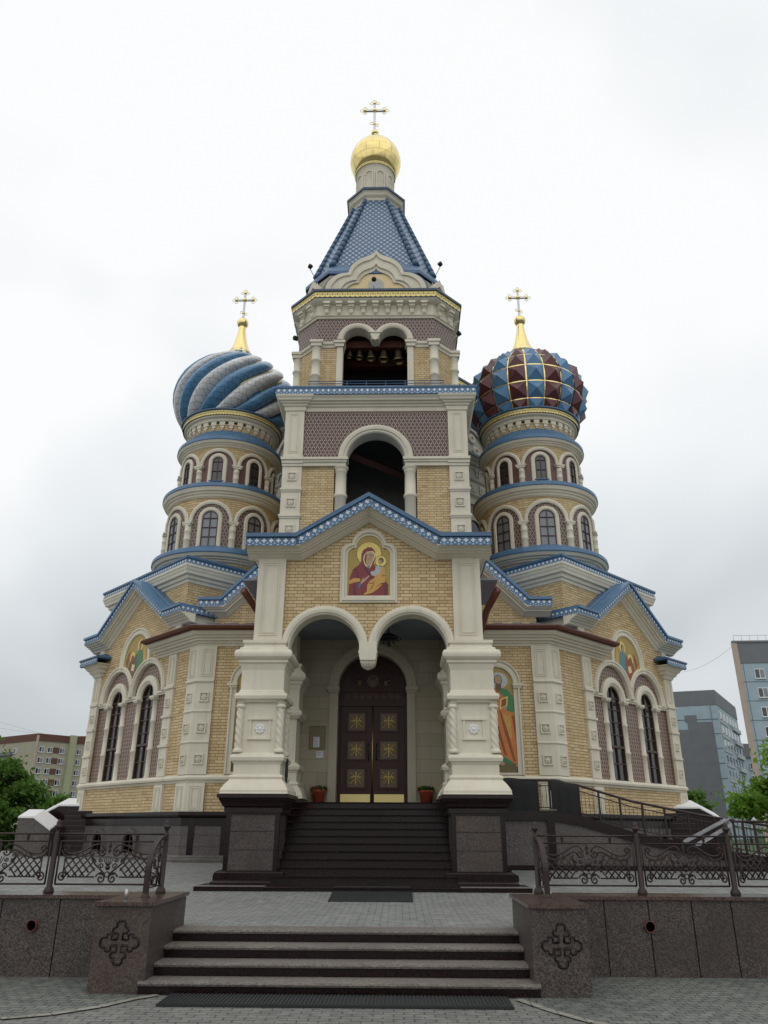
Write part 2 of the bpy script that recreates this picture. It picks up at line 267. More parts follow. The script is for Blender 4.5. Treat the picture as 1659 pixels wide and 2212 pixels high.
# ------------------------------------------------------------------ mesh building
class MB:
    def __init__(s, F=None, warp=None, uvc=None):
        s.v = []; s.f = []; s.mi = []; s.sm = []; s.mats = []; s.F = F; s.warp = warp; s.uvc = uvc
    def mat(s, name):
        if name not in s.mats: s.mats.append(name)
        return s.mats.index(name)
    def add(s, vs, fs, m, smooth=False):
        b = len(s.v); i = s.mat(m)
        for p in vs:
            p = Vector(p)
            if s.warp: p = Vector(s.warp(p))
            if s.F is not None: p = s.F @ p
            s.v.append(p)
        for f in fs:
            s.f.append([b+j for j in f]); s.mi.append(i); s.sm.append(smooth)
    def box(s, x0, x1, y0, y1, z0, z1, m, nx=1):
        if nx == 1:
            s.add([(x0,y0,z0),(x1,y0,z0),(x1,y1,z0),(x0,y1,z0),(x0,y0,z1),(x1,y0,z1),(x1,y1,z1),(x0,y1,z1)],
                  [(0,3,2,1),(4,5,6,7),(0,1,5,4),(1,2,6,5),(2,3,7,6),(3,0,4,7)], m)
        else:
            for k in range(nx): s.box(x0+(x1-x0)*k/nx, x0+(x1-x0)*(k+1)/nx, y0, y1, z0, z1, m)
    def rings(s, rings, m, closed=True, cap0=False, cap1=False, smooth=False):
        n = len(rings[0]); vs = [p for r in rings for p in r]; fs = []
        for a in range(len(rings)-1):
            for j in range(n if closed else n-1):
                k = (j+1) % n
                fs.append((a*n+j, a*n+k, (a+1)*n+k, (a+1)*n+j))
        if cap0: fs.append(tuple(reversed(range(n))))
        if cap1: fs.append(tuple((len(rings)-1)*n+j for j in range(n)))
        s.add(vs, fs, m, smooth)
    def lathe(s, cx, cy, prof, m, n=32, smooth=True, cap0=False, cap1=False, a0=0):
        s.rings([[(cx+r*cos(a0+2*pi*j/n), cy+r*sin(a0+2*pi*j/n), z) for j in range(n)] for r, z in prof], m, True, cap0, cap1, smooth)
    def oct(s, cx, cy, prof, m, cap0=False, cap1=False):   # chamfered square: prof (half, halfface, z)
        def ring(a, w_, z): return [(cx+x, cy+y, z) for x, y in ((w_,-a),(a,-w_),(a,w_),(w_,a),(-w_,a),(-a,w_),(-a,-w_),(-w_,-a))]
        s.rings([ring(*p) for p in prof], m, True, cap0, cap1)
    def square(s, cx, cy, prof, m, cap0=False, cap1=False):
        s.rings([[(cx-h,cy-h,z),(cx+h,cy-h,z),(cx+h,cy+h,z),(cx-h,cy+h,z)] for h, z in prof], m, True, cap0, cap1)
    def tube(s, pts, r, m, n=6, closed=False, smooth=True):
        pts = [Vector(p) for p in pts]; rings = []; prev = None; pb = None
        K = len(pts)
        for i, p in enumerate(pts):
            if closed: t = pts[(i+1) % K]-pts[i-1]
            else: t = pts[min(i+1, K-1)]-pts[max(i-1, 0)]
            if t.length < 1e-9: t = Vector((0,0,1))
            t.normalize()
            a = prev if prev is not None else (Vector((0,0,1)) if abs(t.z) < 0.9 else Vector((1,0,0)))
            a = (a - t*a.dot(t))
            if a.length < 0.5: a = pb.cross(t) if pb is not None else t.orthogonal()
            a.normalize(); prev = a
            b = t.cross(a); pb = b; rr = r[i] if isinstance(r, (list, tuple)) else r
            rings.append([tuple(p + a*(rr*cos(2*pi*j/n)) + b*(rr*sin(2*pi*j/n))) for j in range(n)])
        if closed: rings.append(rings[0])
        s.rings(rings, m, True, not closed, not closed, smooth)
    def sweep(s, path, prof, m, mapf, closed=False, caps=True, smooth=False):
        # path: 2D points; prof: (a along right-hand normal, b passed to mapf)
        n = len(path); rings = []
        for i, (x, y) in enumerate(path):
            ns = []
            for a, b in ((i-1, i), (i, i+1)):
                if closed: p, q = path[a % n], path[b % n]
                elif a < 0 or b >= n: continue
                else: p, q = path[a], path[b]
                dx, dy = q[0]-p[0], q[1]-p[1]; l = math.hypot(dx, dy)
                if l > 1e-9: ns.append((dy/l, -dx/l))
            mx_, my_ = sum(k[0] for k in ns), sum(k[1] for k in ns); l2 = mx_*mx_+my_*my_
            if len(ns) == 2: mx_, my_ = 2*mx_/l2, 2*my_/l2
            rings.append([mapf(x+mx_*a, y+my_*a, b) for a, b in prof])
        if closed: rings.append(rings[0])
        s.rings(rings, m, True, caps and not closed, caps and not closed, smooth)
    def cornice(s, path, prof, m, closed=False): s.sweep(path, prof, m, lambda x, y, b: (x, y, b), closed)
    def rake(s, path, prof, m): s.sweep(path, prof, m, lambda x, z, b: (x, b, z))    # path (x,z), prof (down-normal, y)
    def poly(s, pts, y0, y1, m, tri=False):      # polygon in xz extruded y0..y1
        n = len(pts)
        s.add([(x, y0, z) for x, z in pts]+[(x, y1, z) for x, z in pts],
              [tuple(range(n)), tuple(range(2*n-1, n-1, -1))]+[(i, n+i, n+(i+1) % n, (i+1) % n) for i in range(n)], m)
    def flat(s, pts, y, m): s.add([(x, y, z) for x, z in pts], [tuple(range(len(pts)))], m)
    def ring2(s, outer, inner, y0, y1, m):       # band between two outlines of equal count (open ends allowed), front at y0
        n = len(outer); vs = []
        for k in range(n): vs += [(*outer[k][:1], y0, outer[k][1]), (inner[k][0], y0, inner[k][1]), (inner[k][0], y1, inner[k][1]), (outer[k][0], y1, outer[k][1])]
        fs = []
        for k in range(n-1):
            a, b = 4*k, 4*k+4
            for i in range(4): fs.append((a+i, b+i, b+(i+1) % 4, a+(i+1) % 4))
        fs += [(0,1,2,3), (4*n-1,4*n-2,4*n-3,4*n-4)]
        s.add(vs, fs, m)
    def wall(s, pts, y0, y1, m, mlo=None):       # pts (x, lo, hi)
        for i in range(len(pts)-1):
            (xa, la, ha), (xb, lb, hb) = pts[i], pts[i+1]
            if xb-xa > 1e-6:
                s.add([(xa,y0,la),(xb,y0,lb),(xb,y0,hb),(xa,y0,ha),(xa,y1,la),(xb,y1,lb),(xb,y1,hb),(xa,y1,ha)], [(0,1,2,3),(5,4,7,6),(3,2,6,7)], m)
            s.add([(xa,y0,la),(xb,y0,lb),(xb,y1,lb),(xa,y1,la)], [(0,3,2,1)], mlo or m)
        for (x, l, h) in (pts[0], pts[-1]): s.add([(x,y0,l),(x,y1,l),(x,y1,h),(x,y0,h)], [(0,1,2,3)], m)
    def arch(s, cx, cz, prof, m, a0=0.0, a1=pi, n=20, leg=None, smooth=False):   # prof (r, y); from right springing to left
        ang = [a0+(a1-a0)*k/n for k in range(n+1)]
        rings = [[(cx+r*cos(t), y, cz+r*sin(t)) for r, y in prof] for t in ang]
        if leg is not None:
            rings = [[(p[0], p[1], leg) for p in rings[0]]]+rings+[[(p[0], p[1], leg) for p in rings[-1]]]
        s.rings(rings, m, True, True, True, smooth)
    def disc(s, cx, cz, r, y, m, n=20, a0=0, a1=2*pi):
        s.flat([(cx+r*cos(a0+(a1-a0)*k/n), cz+r*sin(a0+(a1-a0)*k/n)) for k in range(n if a1-a0 > 6.2 else n+1)], y, m)
    def sphere(s, c, r, m, n=16, k=10, sz=1.0):
        s.lathe(c[0], c[1], [(max(1e-4, r*sin(pi*i/k)), c[2]-sz*r*cos(pi*i/k)) for i in range(k+1)], m, n)
    def build(s, name, parent=None, origin=None):
        off = Vector((0,0,0)); p = parent; root = None
        while p is not None: root = p; p = p.parent
        if root is not None: off = Vector(root['_o'])
        elif origin is not None: off = Vector(origin)
        me = bpy.data.meshes.new(name)
        me.from_pydata([tuple(v-off) for v in s.v], [], s.f)
        for q in s.mats: me.materials.append(M[q])
        me.polygons.foreach_set('material_index', s.mi); me.polygons.foreach_set('use_smooth', s.sm)
        uvl = me.uv_layers.new(name='UVMap'); data = [0.0]*(2*len(me.loops))
        for poly in me.polygons:
            nrm = poly.normal
            if s.uvc and abs(nrm.z) < 0.95:
                cx, cy, r = s.uvc; angs = [atan2(s.v[me.loops[li].vertex_index].y-cy, s.v[me.loops[li].vertex_index].x-cx) for li in poly.loop_indices]
                a0 = angs[0]
                for li, a in zip(poly.loop_indices, angs):
                    if a-a0 > pi: a -= 2*pi
                    if a-a0 < -pi: a += 2*pi
                    data[2*li] = (a+4*pi)*r; data[2*li+1] = s.v[me.loops[li].vertex_index].z
            else:
                if abs(nrm.z) < 0.8:
                    t = Vector((-nrm.y, nrm.x, 0)); t.normalize()
                    for li in poly.loop_indices:
                        c = s.v[me.loops[li].vertex_index]; data[2*li] = c.dot(t)+50; data[2*li+1] = c.z+10 if abs(nrm.z) < 0.3 else c.z/max(0.3, sqrt(1-nrm.z**2))+10
                else:
                    for li in poly.loop_indices:
                        c = s.v[me.loops[li].vertex_index]; data[2*li] = c.x+50; data[2*li+1] = c.y+50
        uvl.data.foreach_set('uv', data)
        me.validate(); me.update()
        o = bpy.data.objects.new(name, me); COL.objects.link(o)
        if parent is not None: o.parent = parent
        else:
            o.location = off; o['_o'] = tuple(off)
        return o
def thing(name, label, cat, loc, group=None):
    o = bpy.data.objects.new(name, None); COL.objects.link(o); o.location = loc; o['_o'] = tuple(loc); o.empty_display_size = 0.2
    o['label'] = label; o['category'] = cat
    if group: o['group'] = group
    return o
def tag(o, label, cat, group=None):
    o['label'] = label; o['category'] = cat
    if group: o['group'] = group
    return o
def struct(o): o['kind'] = 'structure'; return o
def frame(x, y, rot, z=0): return Matrix.Translation((x, y, z)) @ Matrix.Rotation(rot, 4, 'Z')
def arcpts(cx, cz, r, a0, a1, n): return [(cx+r*cos(a0+(a1-a0)*k/n), cz+r*sin(a0+(a1-a0)*k/n)) for k in range(n+1)]
# ------------------------------------------------------------------ ground
g = MB(); g.add([(-900,-600,0),(900,-600,0),(900,1500,0),(-900,1500,0)], [(0,1,2,3)], 'paving'); struct(g.build('ground'))
g = MB(); g.add([(-900,32,0.012),(900,32,0.012),(900,1500,0.012),(-900,1500,0.012)], [(0,1,2,3)], 'grass'); g.add([(-900,26,0.008),(-12,26,0.008),(-12,31.9,0.008),(-900,31.9,0.008)], [(0,1,2,3)], 'asphalt'); struct(g.build('lawn'))
TX = 12.6
g = MB()
prof = [(1.36,0.512),(4.4,0.535),(8.3,0.855),(9.9,0.915),(26,0.92)]
vs = []
for y, z in prof: vs += [(-TX,y,z),(-2.2,y,z),(2.2,y,z),(TX,y,z)]
fs = []
for a in range(4):
    for j in range(3): fs.append((4*a+j,4*a+j+1,4*a+j+5,4*a+j+4))
g.add(vs, fs, 'paving_upper')
for sx in (-1,1): g.add([(sx*TX,1.36,0),(sx*TX,26,0),(sx*TX,26,0.92),(sx*TX,9.9,0.915),(sx*TX,8.3,0.855),(sx*TX,4.4,0.535),(sx*TX,1.36,0.512)], [(0,1,2,3,4,5,6)], 'granite_plinth')
g.add([(-TX,26,0),(TX,26,0),(TX,26,0.92),(-TX,26,0.92)], [(0,1,2,3)], 'granite_plinth')
struct(g.build('terrace'))
# rough cobbles either side of the smooth central paving, divided by two curved strips of pale stone
LS = [(-1.93,-0.03),(-2.13,-0.26),(-2.33,-0.62),(-2.67,-0.97),(-3.06,-1.16),(-4.2,-1.42),(-6,-1.55)]
RS = [(1.90,-0.10),(2.17,-0.66),(2.45,-1.1),(2.9,-1.45),(4.2,-1.75),(6,-1.9)]
for nm, S_, far in (('cobble_paving', LS, -9), ('cobble_paving', RS, 9)):
    g = MB(); n = len(S_)
    g.add([(x, y, 0.004) for x, y in S_]+[(far, S_[-1][1], 0.004), (far, 1.6, 0.004), (S_[0][0], 1.6, 0.004)], [tuple(range(n+3))], 'cobble'); struct(g.build(nm))
    g = MB(); 
    for i in range(n-1):
        a, b = Vector(S_[i]), Vector(S_[i+1]); d = (b-a).normalized(); nn = Vector((-d.y, d.x))*0.045
        K = max(1, int((b-a).length/0.2))
        for q in range(K):
            p0 = a+(b-a)*(q/K+0.006); p1 = a+(b-a)*((q+1)/K-0.006)
            g.add([(*(p0-nn),0.012),(*(p1-nn),0.012),(*(p1+nn),0.012),(*(p0+nn),0.012)], [(0,1,2,3)], 'strip_stone')
    struct(g.build('paving_strip'))

# ------------------------------------------------------------------ front steps and retaining walls
t = thing('stone_steps', 'four low dark granite steps between the two walls with carved crosses', 'steps', (0,0,0))
for i in range(4):
    b = MB(); z = 0.1285*(i+1); x = 2.165 if i == 0 else 2.10; y = 0.0+0.34*i
    b.box(-x, x, y+0.02, 1.4, z-0.1285+(0.0 if i == 0 else 0.0), z-0.045, 'granite_dark')
    pr = [(y-0.012,z-0.04),(y-0.02,z-0.022),(y-0.012,z-0.005),(y+0.002,z),(y+0.345 if i < 3 else 1.42, z),(y+0.345 if i < 3 else 1.42, z-0.045),(y-0.005,z-0.045)]
    b.rings([[(sx, p, q) for p, q in pr] for sx in (-x, x)], 'granite_tread', True, True, True)
    b.build('step', t)
CROSS = []
def cross_outline(R):     # outline of a budded cross, quarter repeated
    q = [(0.10,0.10),(0.10,0.36),(0.34,0.34),(0.40,0.46),(0.34,0.60),(0.20,0.62),(0.22,0.78),(0.12,0.92)]
    pts = []
    # one arm (pointing up), symmetric
    arm = [(0.13,0.13),(0.13,0.42),(0.30,0.40),(0.385,0.50),(0.36,0.64),(0.22,0.66),(0.215,0.84),(0.12,0.94)]
    full = arm + [(-x, y) for x, y in reversed(arm)]
    for k in range(4):
        c, s = cos(-k*pi/2+0), sin(-k*pi/2)
        seq = [(-x, y) for x, y in arm] + [(x, y) for x, y in reversed(arm)]
        pts += [(R*(x*c-y*s), R*(x*s+y*c)) for x, y in seq]
    return pts
for sx, lab, yw, xe in ((-1, 'left', 0.98, -11.5), (1, 'right', 1.28, 11.5)):
    t = thing('retaining_wall', 'low polished granite wall %s of the front steps, %s' % (lab, 'with a rusty orange streak near its end block' if sx < 0 else 'with a round drain hole on a panel joint'), 'wall', (sx*3,1.2,0), 'granite walls flanking the front steps')
    b = MB(); x0, x1 = sorted((sx*2.70, xe)); b.box(x0, x1, yw+0.03, yw+0.5, 0, 0.845, 'granite')
    # slabs, 6 mm gaps
    seams = [2.70,3.22,3.77,4.31,4.80] if sx > 0 else [2.70,3.53,4.25,4.8]
    while seams[-1] < 11.4: seams.append(seams[-1]+0.55)
    for a, c in zip(seams[:-1], seams[1:]):
        p, q = sorted((sx*(a+0.008), sx*(c-0.008))); b.box(p, q, yw, yw+0.028, 0.0, 0.84, 'granite')
    b.build('wall_panel', t)
    b = MB(); b.box(x0-0.02, x1+0.02, yw-0.035, yw+0.55, 0.845, 0.885, 'granite_cap'); b.build('coping', t)
    b = MB(); p, q = sorted((sx*2.105, sx*2.72)); b.box(p, q, 0.03, 1.5, 0, 0.85, 'granite'); o = b.build('end_block', t)
    b = MB(); b.box(p-0.03, q+0.03, -0.01, 1.53, 0.85, 0.89, 'granite_cap'); b.build('coping', o)
    b = MB(); cx, cz = sx*2.425, 0.49; ro = cross_outline(0.225); ri = cross_outline(0.225)
    pts = [(cx+x, 0.0, cz+z) for x, z in ro]
    b.tube([(x, 0.027, z) for x, y, z in pts], 0.0125, 'granite_dark', 5, True); b.build('carved_cross', o)
    b = MB(); b.rings([[(sx*(3.83 if sx < 0 else 3.76)+r*cos(2*pi*j/20), y, 0.55+r*sin(2*pi*j/20)) for j in range(20)] for r, y in ((0.066,yw+0.01),(0.066,yw-0.045),(0.058,yw-0.045),(0.058,yw+0.3))], 'copper', True); b.disc(sx*(3.83 if sx < 0 else 3.76), 0.55, 0.0585, yw-0.004, 'hole'); b.build('drain_pipe', t)
# rubber mats
t = MB(); t.box(-1.79, 1.80, -0.56, -0.03, 0.004, 0.022, 'rubber')
for i in range(90): t.box(-1.78+3.57*i/90, -1.78+3.57*i/90+0.02, -0.555, -0.035, 0.022, 0.03, 'rubber')
tag(t.build('door_mat', None, (0,-0.3,0.004)), 'long ribbed black rubber mat on the ground at the foot of the front steps', 'mat')
t = MB(); t.add([(x,y,z) for z_ in (0,0.014) for x,y,z in ((-0.52,4.5,0.543+z_),(0.88,4.5,0.543+z_),(0.88,5.44,0.624+z_),(-0.52,5.44,0.624+z_))], [(0,3,2,1),(4,5,6,7),(0,1,5,4),(1,2,6,5),(2,3,7,6),(3,0,4,7)], 'rubber'); t.box(-0.5, 0.86, 5.47, 5.75, 0.684, 0.70, 'rubber'); tag(t.build('door_mat', None, (0.2,4.9,0.54)), 'dark mat lying on the terrace in front of the main staircase', 'mat')

# ------------------------------------------------------------------ main staircase
t = thing('main_staircase', 'dark polished granite staircase rising between the two big porch pillars', 'staircase', (0,5.5,0.53))
NS = 12; RZ = (2.20-0.56)/NS
for i in range(NS):
    b = MB(); z = 0.56+RZ*(i+1); y = 5.46 if i == 0 else 6.12+0.255*(i-1)
    x = 1.74
    yb = 9.7
    b.box(-x, x, y+0.015, yb if i < 11 else 9.74, z-RZ, z-0.03, 'granite_dark'); b.rings([[(q, p, r) for p, r in ((y-0.012,z-0.028),(y-0.015,z-0.012),(y,z),(y+(0.28 if i else 0.7) if i < NS-1 else 9.74,z),(y+(0.28 if i else 0.7) if i < NS-1 else 9.74,z-0.03),(y,z-0.03))] for q in (-x, x)], 'granite_dark', True, True, True)
    if i == 0:
        for sx in (-1,1):
            p, q = sorted((sx*1.745, sx*3.0)); b.box(p, q, 5.46, 9.8, 0.5, z, 'granite_dark')
            b.box(p, q, 5.45, 5.75, z, z+0.003, 'granite_tread')
    if i in (1,2):
        for sx in (-1,1):
            p, q = sorted((sx*(1.75), sx*(2.97-0.03*i))); b.box(p, q, 5.9+0.75*i, 9.8-0.01*i, 0.5+0.01*i, z, 'granite_dark')
    b.build('step', t)

# ================================================================== CHURCH
church = thing('church', 'yellow brick church with a tent roofed bell tower, gilded top and two coloured onion domes', 'church', (0,12,0.9))
def part(mb, name, parent=None): return mb.build(name, parent or church)

def rosette(mb, x, z, s=0.24, y=0.0, flower='stone'):
    h = s/2
    for (a, b_, c, d) in ((-h,h,h-0.03,h),(-h,h,-h,-h+0.03),(-h,-h+0.03,-h+0.031,h-0.031),(h-0.03,h,-h+0.031,h-0.031)):
        mb.box(x+a, x+b_, y-0.035, y+0.004, z+c, z+d, 'stone')
    mb.box(x-h+0.03, x+h-0.03, y-0.006, y+0.003, z-h+0.03, z+h-0.03, 'stone_gray')  # greyer back panel puts the shadow of the recess into the colour
    for k in range(8):
        a = 2*pi*k/8; rr = s*0.235
        mb.rings([[(x+cos(a)*rr+q*cos(2*pi*j/6), yy, z+sin(a)*rr+q*sin(2*pi*j/6)) for j in range(6)] for q, yy in ((s*0.095, y-0.006),(s*0.085,y-0.028),(s*0.03,y-0.036))], flower, True, False, True)
    mb.rings([[(x+q*cos(2*pi*j/14), yy, z+q*sin(2*pi*j/14)) for j in range(14)] for q, yy in ((s*0.26, y-0.006),(s*0.24,y-0.024),(s*0.13,y-0.026),(s*0.10,y-0.046),(s*0.03,y-0.052))], flower, True, False, True)
def panel_frame(mb, x0, x1, z0, z1, y, wd=0.022):
    for k in (0.0, 0.05):
        a, b_, c, d = x0+k, x1-k, z0+k, z1-k
        if b_-a < 0.08: continue
        mb.box(a, b_, y-0.014, y+0.003, d-wd*0.6, d, 'stone'); mb.box(a, b_, y-0.014, y+0.003, c, c+wd*0.6, 'stone')
        mb.box(a, a+wd*0.6, y-0.014, y+0.003, c+wd*0.61, d-wd*0.61, 'stone'); mb.box(b_-wd*0.6, b_, y-0.014, y+0.003, c+wd*0.61, d-wd*0.61, 'stone')

QF = []
for k in range(4):
    a = k*pi/2
    for d, r in ((-0.5,0.50),(-0.42,0.86),(0,1.0),(0.42,0.86),(0.5,0.50)):
        pass
def quatrefoil(r):
    pts = []
    for k in range(4):
        a = k*pi/2
        for (u, v) in ((-0.20,0.20),(-0.38,0.58),(-0.30,0.86),(0,1.0),(0.30,0.86),(0.38,0.58)):
            pts.append((r*(u*cos(a)+v*sin(a)), r*(-u*sin(a)+v*cos(a))))
    return pts
def fascia(mb, p0, p1, upv, outv, h, period=0.165, base='blue_fascia', mark='white_paint', th=0.02, sc=1.0, scallop=True):
    # ornamental strip: top edge from p0 to p1, hanging down by h, crosses and drops proud of it
    p0, p1, upv, outv = Vector(p0), Vector(p1), Vector(upv), Vector(outv); d = p1-p0; l = d.length; d.normalize()
    def P(a, b_, o): return p0 + d*a + upv*b_ + outv*o
    mb.add([P(0,0,0),P(l,0,0),P(l,-h,0),P(0,-h,0),P(0,0,-th),P(l,0,-th),P(l,-h,-th),P(0,-h,-th)], [(0,1,2,3),(7,6,5,4),(0,4,5,1),(2,6,7,3),(1,5,6,2),(0,3,7,4)], base)
    n = max(1, int(round(l/period))); pr = l/n; q = quatrefoil(h*0.235*sc)
    for i in range(n):
        c = (i+0.5)*pr
        mb.add([P(c+x, -h*0.40+z, 0.004) for x, z in q], [tuple(range(len(q)))], mark)
        e_ = i*pr
        mb.add([P(e_-0.07*h,-h*0.84,0.004),P(e_+0.07*h,-h*0.84,0.004),P(e_+0.02*h,-h*0.64,0.004),P(e_-0.02*h,-h*0.64,0.004)], [(0,1,2,3)], mark)
        mb.add([P(c-0.16*h,-h*0.98,0.004),P(c+0.16*h,-h*0.98,0.004),P(c+0.08*h,-h*0.91,0.004),P(c-0.08*h,-h*0.91,0.004)], [(0,1,2,3)], mark)
        if scallop: mb.add([P(e_+pr*0.5-pr*0.42,-h,0.0),P(e_+pr*0.5+pr*0.42,-h,0.0),P(e_+pr*0.5+pr*0.2,-h-0.022,0.0),P(e_+pr*0.5-pr*0.2,-h-0.022,0.0)], [(0,1,2,3)], base)
def lace(mb, p0, p1, upv, outv, h, period=0.13):
    p0, p1, upv, outv = Vector(p0), Vector(p1), Vector(upv), Vector(outv); d = p1-p0; l = d.length; d.normalize()
    def P(a, b_, o): return p0 + d*a + upv*b_ + outv*o
    mb.add([P(0,0,0),P(l,0,0),P(l,-h*0.84,0),P(0,-h*0.84,0)], [(0,1,2,3)], 'gold_lace')
    n = max(1, int(round(l/period))); pr = l/n; q = quatrefoil(h*0.15)
    for i in range(n):
        c = (i+0.5)*pr
        mb.add([P(c+x, -h*0.42+z, 0.005) for x, z in q], [tuple(range(len(q)))], 'navy_trim')
        mb.add([P(c-pr*0.5-0.018,-h*0.60,0.005),P(c-pr*0.5+0.018,-h*0.60,0.005),P(c-pr*0.5,-h*0.30,0.005)], [(0,1,2)], 'navy_trim')
        mb.add([P(c-pr*0.42,-h*0.84,0),P(c+pr*0.42,-h*0.84,0),P(c,-h,0)], [(0,1,2)], 'gold_lace')

# ---------------------------------------------------------------- porch pillars
PIER = [(0.305,7.30),(0.305,5.345),(0.47,5.34),(0.47,5.28),(0.435,5.25),(0.45,5.20),(0.505,5.17),(0.515,5.13),(0.57,5.11),(0.60,5.06),(0.605,5.02),(0.595,4.97),(0.56,4.93),(0.52,4.91),(0.52,4.86),(0.485,4.83),(0.47,4.79),(0.445,4.71),
        (0.445,4.30),(0.465,4.27),(0.47,4.24),(0.52,4.22),(0.54,4.17),(0.525,4.11),(0.48,4.08),(0.46,4.05),(0.40,4.04),(0.40,3.06),(0.46,3.05),(0.47,3.03),(0.52,3.01),(0.545,2.96),(0.53,2.90),(0.49,2.87),(0.475,2.84),
        (0.465,2.83),(0.465,2.64),(0.51,2.63),(0.53,2.59),(0.515,2.55),(0.525,2.53),(0.555,2.50),(0.61,2.43),(0.645,2.37),(0.66,2.34),(0.66,2.30),(0.67,2.275)]
def twisted(mb, cx, cy, z0, z1, r):
    rings = []; n = 14; K = 44
    for i in range(K+1):
        z = z0+0.09+(z1-z0-0.2)*i/K
        rings.append([(cx+(r*(0.72+0.36*abs(cos(1.5*(2*pi*j/n)+i*0.36))))*cos(2*pi*j/n), cy+(r*(0.72+0.36*abs(cos(1.5*(2*pi*j/n)+i*0.36))))*sin(2*pi*j/n), z) for j in range(n)])
    mb.rings(rings, 'stone', True, False, False, True)
    mb.lathe(cx, cy, [(r*1.35,z0),(r*1.45,z0+0.03),(r*1.3,z0+0.06),(r*1.05,z0+0.07),(r*0.98,z0+0.1)], 'stone', 14)
    mb.lathe(cx, cy, [(r*0.98,z1-0.12),(r*1.1,z1-0.11),(r*1.35,z1-0.085),(r*1.38,z1-0.06),(r*1.1,z1-0.04),(r*1.1,z1-0.02),(r*1.35,z1-0.012),(r*1.35,z1)], 'stone', 14)
for k, (cx, cy, back) in enumerate(((-2.175,6.845,0),(2.175,6.845,0),(-2.12,9.30,1),(2.12,9.30,1))):
    sx = -1 if cx < 0 else 1
    b = MB(); pr = [(h, z) for h, z in PIER]
    # the upper shaft sits a little inside the lower block
    b.square(cx, cy, [(h*(0.9 if back else 1), z) for h, z in pr[2:]], 'stone', True, False)
    ux = sx*2.1525; b.box(ux-0.305, ux+0.305, cy-0.305, cy+0.305, 5.34, 7.28, 'stone')
    if not back: panel_frame(b, ux-0.19, ux+0.19, 5.48, 7.12, cy-0.305, 0.03)
    pier = part(b, 'porch_pillar')
    if not back:
        for dx in (-1,1):
            b = MB(); twisted(b, cx+dx*0.415, cy-0.415, 3.055, 4.04, 0.076); part(b, 'twisted_column', pier)
        b = MB(); twisted(b, cx-sx*0.415, cy+0.415, 3.055, 4.04, 0.076); part(b, 'twisted_column', pier)
        b = MB(); y = cy-0.40
        x0, x1, z0, z1 = cx-0.215, cx+0.215, 3.31, 3.735
        b.box(x0-0.03, x1+0.03, y-0.045, y+0.003, z1-0.035, z1, 'stone'); b.box(x0-0.03, x1+0.03, y-0.045, y+0.003, z0, z0+0.035, 'stone')
        b.box(x0, x0+0.035, y-0.03, y+0.003, z0+0.036, z1-0.036, 'stone'); b.box(x1-0.035, x1, y-0.03, y+0.003, z0+0.036, z1-0.036, 'stone')
        zc = (z0+z1)/2
        for q in range(8):
            a = 2*pi*q/8
            b.rings([[(cx+cos(a)*0.07+r*cos(2*pi*j/8), yy, zc+sin(a)*0.07+r*sin(2*pi*j/8)) for j in range(8)] for r, yy in ((0.034,y),(0.032,y-0.02),(0.018,y-0.034),(0.004,y-0.026))], 'stone_white', True, False, True)
        b.rings([[(cx+r*cos(2*pi*j/10), yy, zc+r*sin(2*pi*j/10)) for j in range(10)] for r, yy in ((0.05,y),(0.04,y-0.03),(0.015,y-0.045))], 'stone_white', True, False, True)
        part(b, 'rosette', pier)
        b = MB()
        b.square(cx, cy, [(0.70,2.27),(0.70,2.20),(0.665,2.19),(0.66,2.16),(0.62,2.10),(0.60,2.05),(0.58,2.04),(0.565,2.02),(0.565,1.935),(0.53,1.93),(0.53,1.90)], 'granite_dark', True)
        b.square(cx, cy, [(0.505,1.90),(0.515,0.90)], 'granite')
        for zz in (1.6,1.27): b.square(cx, cy, [(0.5145,zz-0.006),(0.5145,zz+0.006)], 'black_metal')
        for ax in (-1,1):
            for ay in (-1,1):
                x, y_ = cx+ax*0.475, cy+ay*0.475
                b.box(x-0.045, x+0.045, y_-0.045, y_+0.045, 0.9, 1.93, 'granite_dark')
        b.square(cx, cy, [(0.58,0.92),(0.63,0.90),(0.65,0.88),(0.65,0.76),(0.68,0.74),(0.70,0.72),(0.70,0.56)], 'granite_dark')
        part(b, 'pedestal', pier)

# ---------------------------------------------------------------- porch gable wall
def porch_lo(x):
    ax = abs(x)
    if abs(ax-0.94) < 0.76: return 5.2+sqrt(max(0, 0.76**2-(ax-0.94)**2))
    return 5.13 if ax < 0.2 else 5.3
def porch_hi(x): return 7.25+max(0, 1-abs(x)/1.57)*0.95
xs = sorted(set([-1.86,-1.7001,-1.57,0,1.57,1.7001,1.86,-0.1799,0.1799]+[s_*(0.94+0.76*cos(pi*k/24)) for k in range(25) for s_ in (-1,1)]))
pts = []
for x in xs: pts.append((x, porch_lo(x), porch_hi(x)))
b = MB(); b.wall(pts, 6.62, 6.98, 'brick', 'stone'); porch = part(b, 'porch_gable')
b = MB()
AP = [(0.755,6.99),(0.755,6.60),(0.79,6.57),(0.80,6.55),(0.86,6.535),(0.92,6.55),(0.945,6.58),(0.95,6.63)]
for s_ in (-1,1): b.arch(s_*0.94, 5.2, AP, 'stone', 0 if s_ > 0 else 0, pi, 28, smooth=False)
part(b, 'archivolt', porch)
b = MB()
b.rings([[(x*h, yy, z) for x, yy in ((-1,6.53),(1,6.53),(1,7.0),(-1,7.0))] for h, z in ((0.185,5.34),(0.185,5.15),(0.20,5.145),(0.20,5.10),(0.18,5.09),(0.185,5.05),(0.17,4.98),(0.165,4.95))], 'stone', True, True, True)
b.rings([[(x*h, 6.765+yy*h*1.2, z) for x, yy in ((-1,-1),(1,-1),(1,1),(-1,1))] for h, z in ((0.165,4.95),(0.15,4.89),(0.11,4.84),(0.05,4.80),(0.01,4.775))], 'stone', True, False, True)
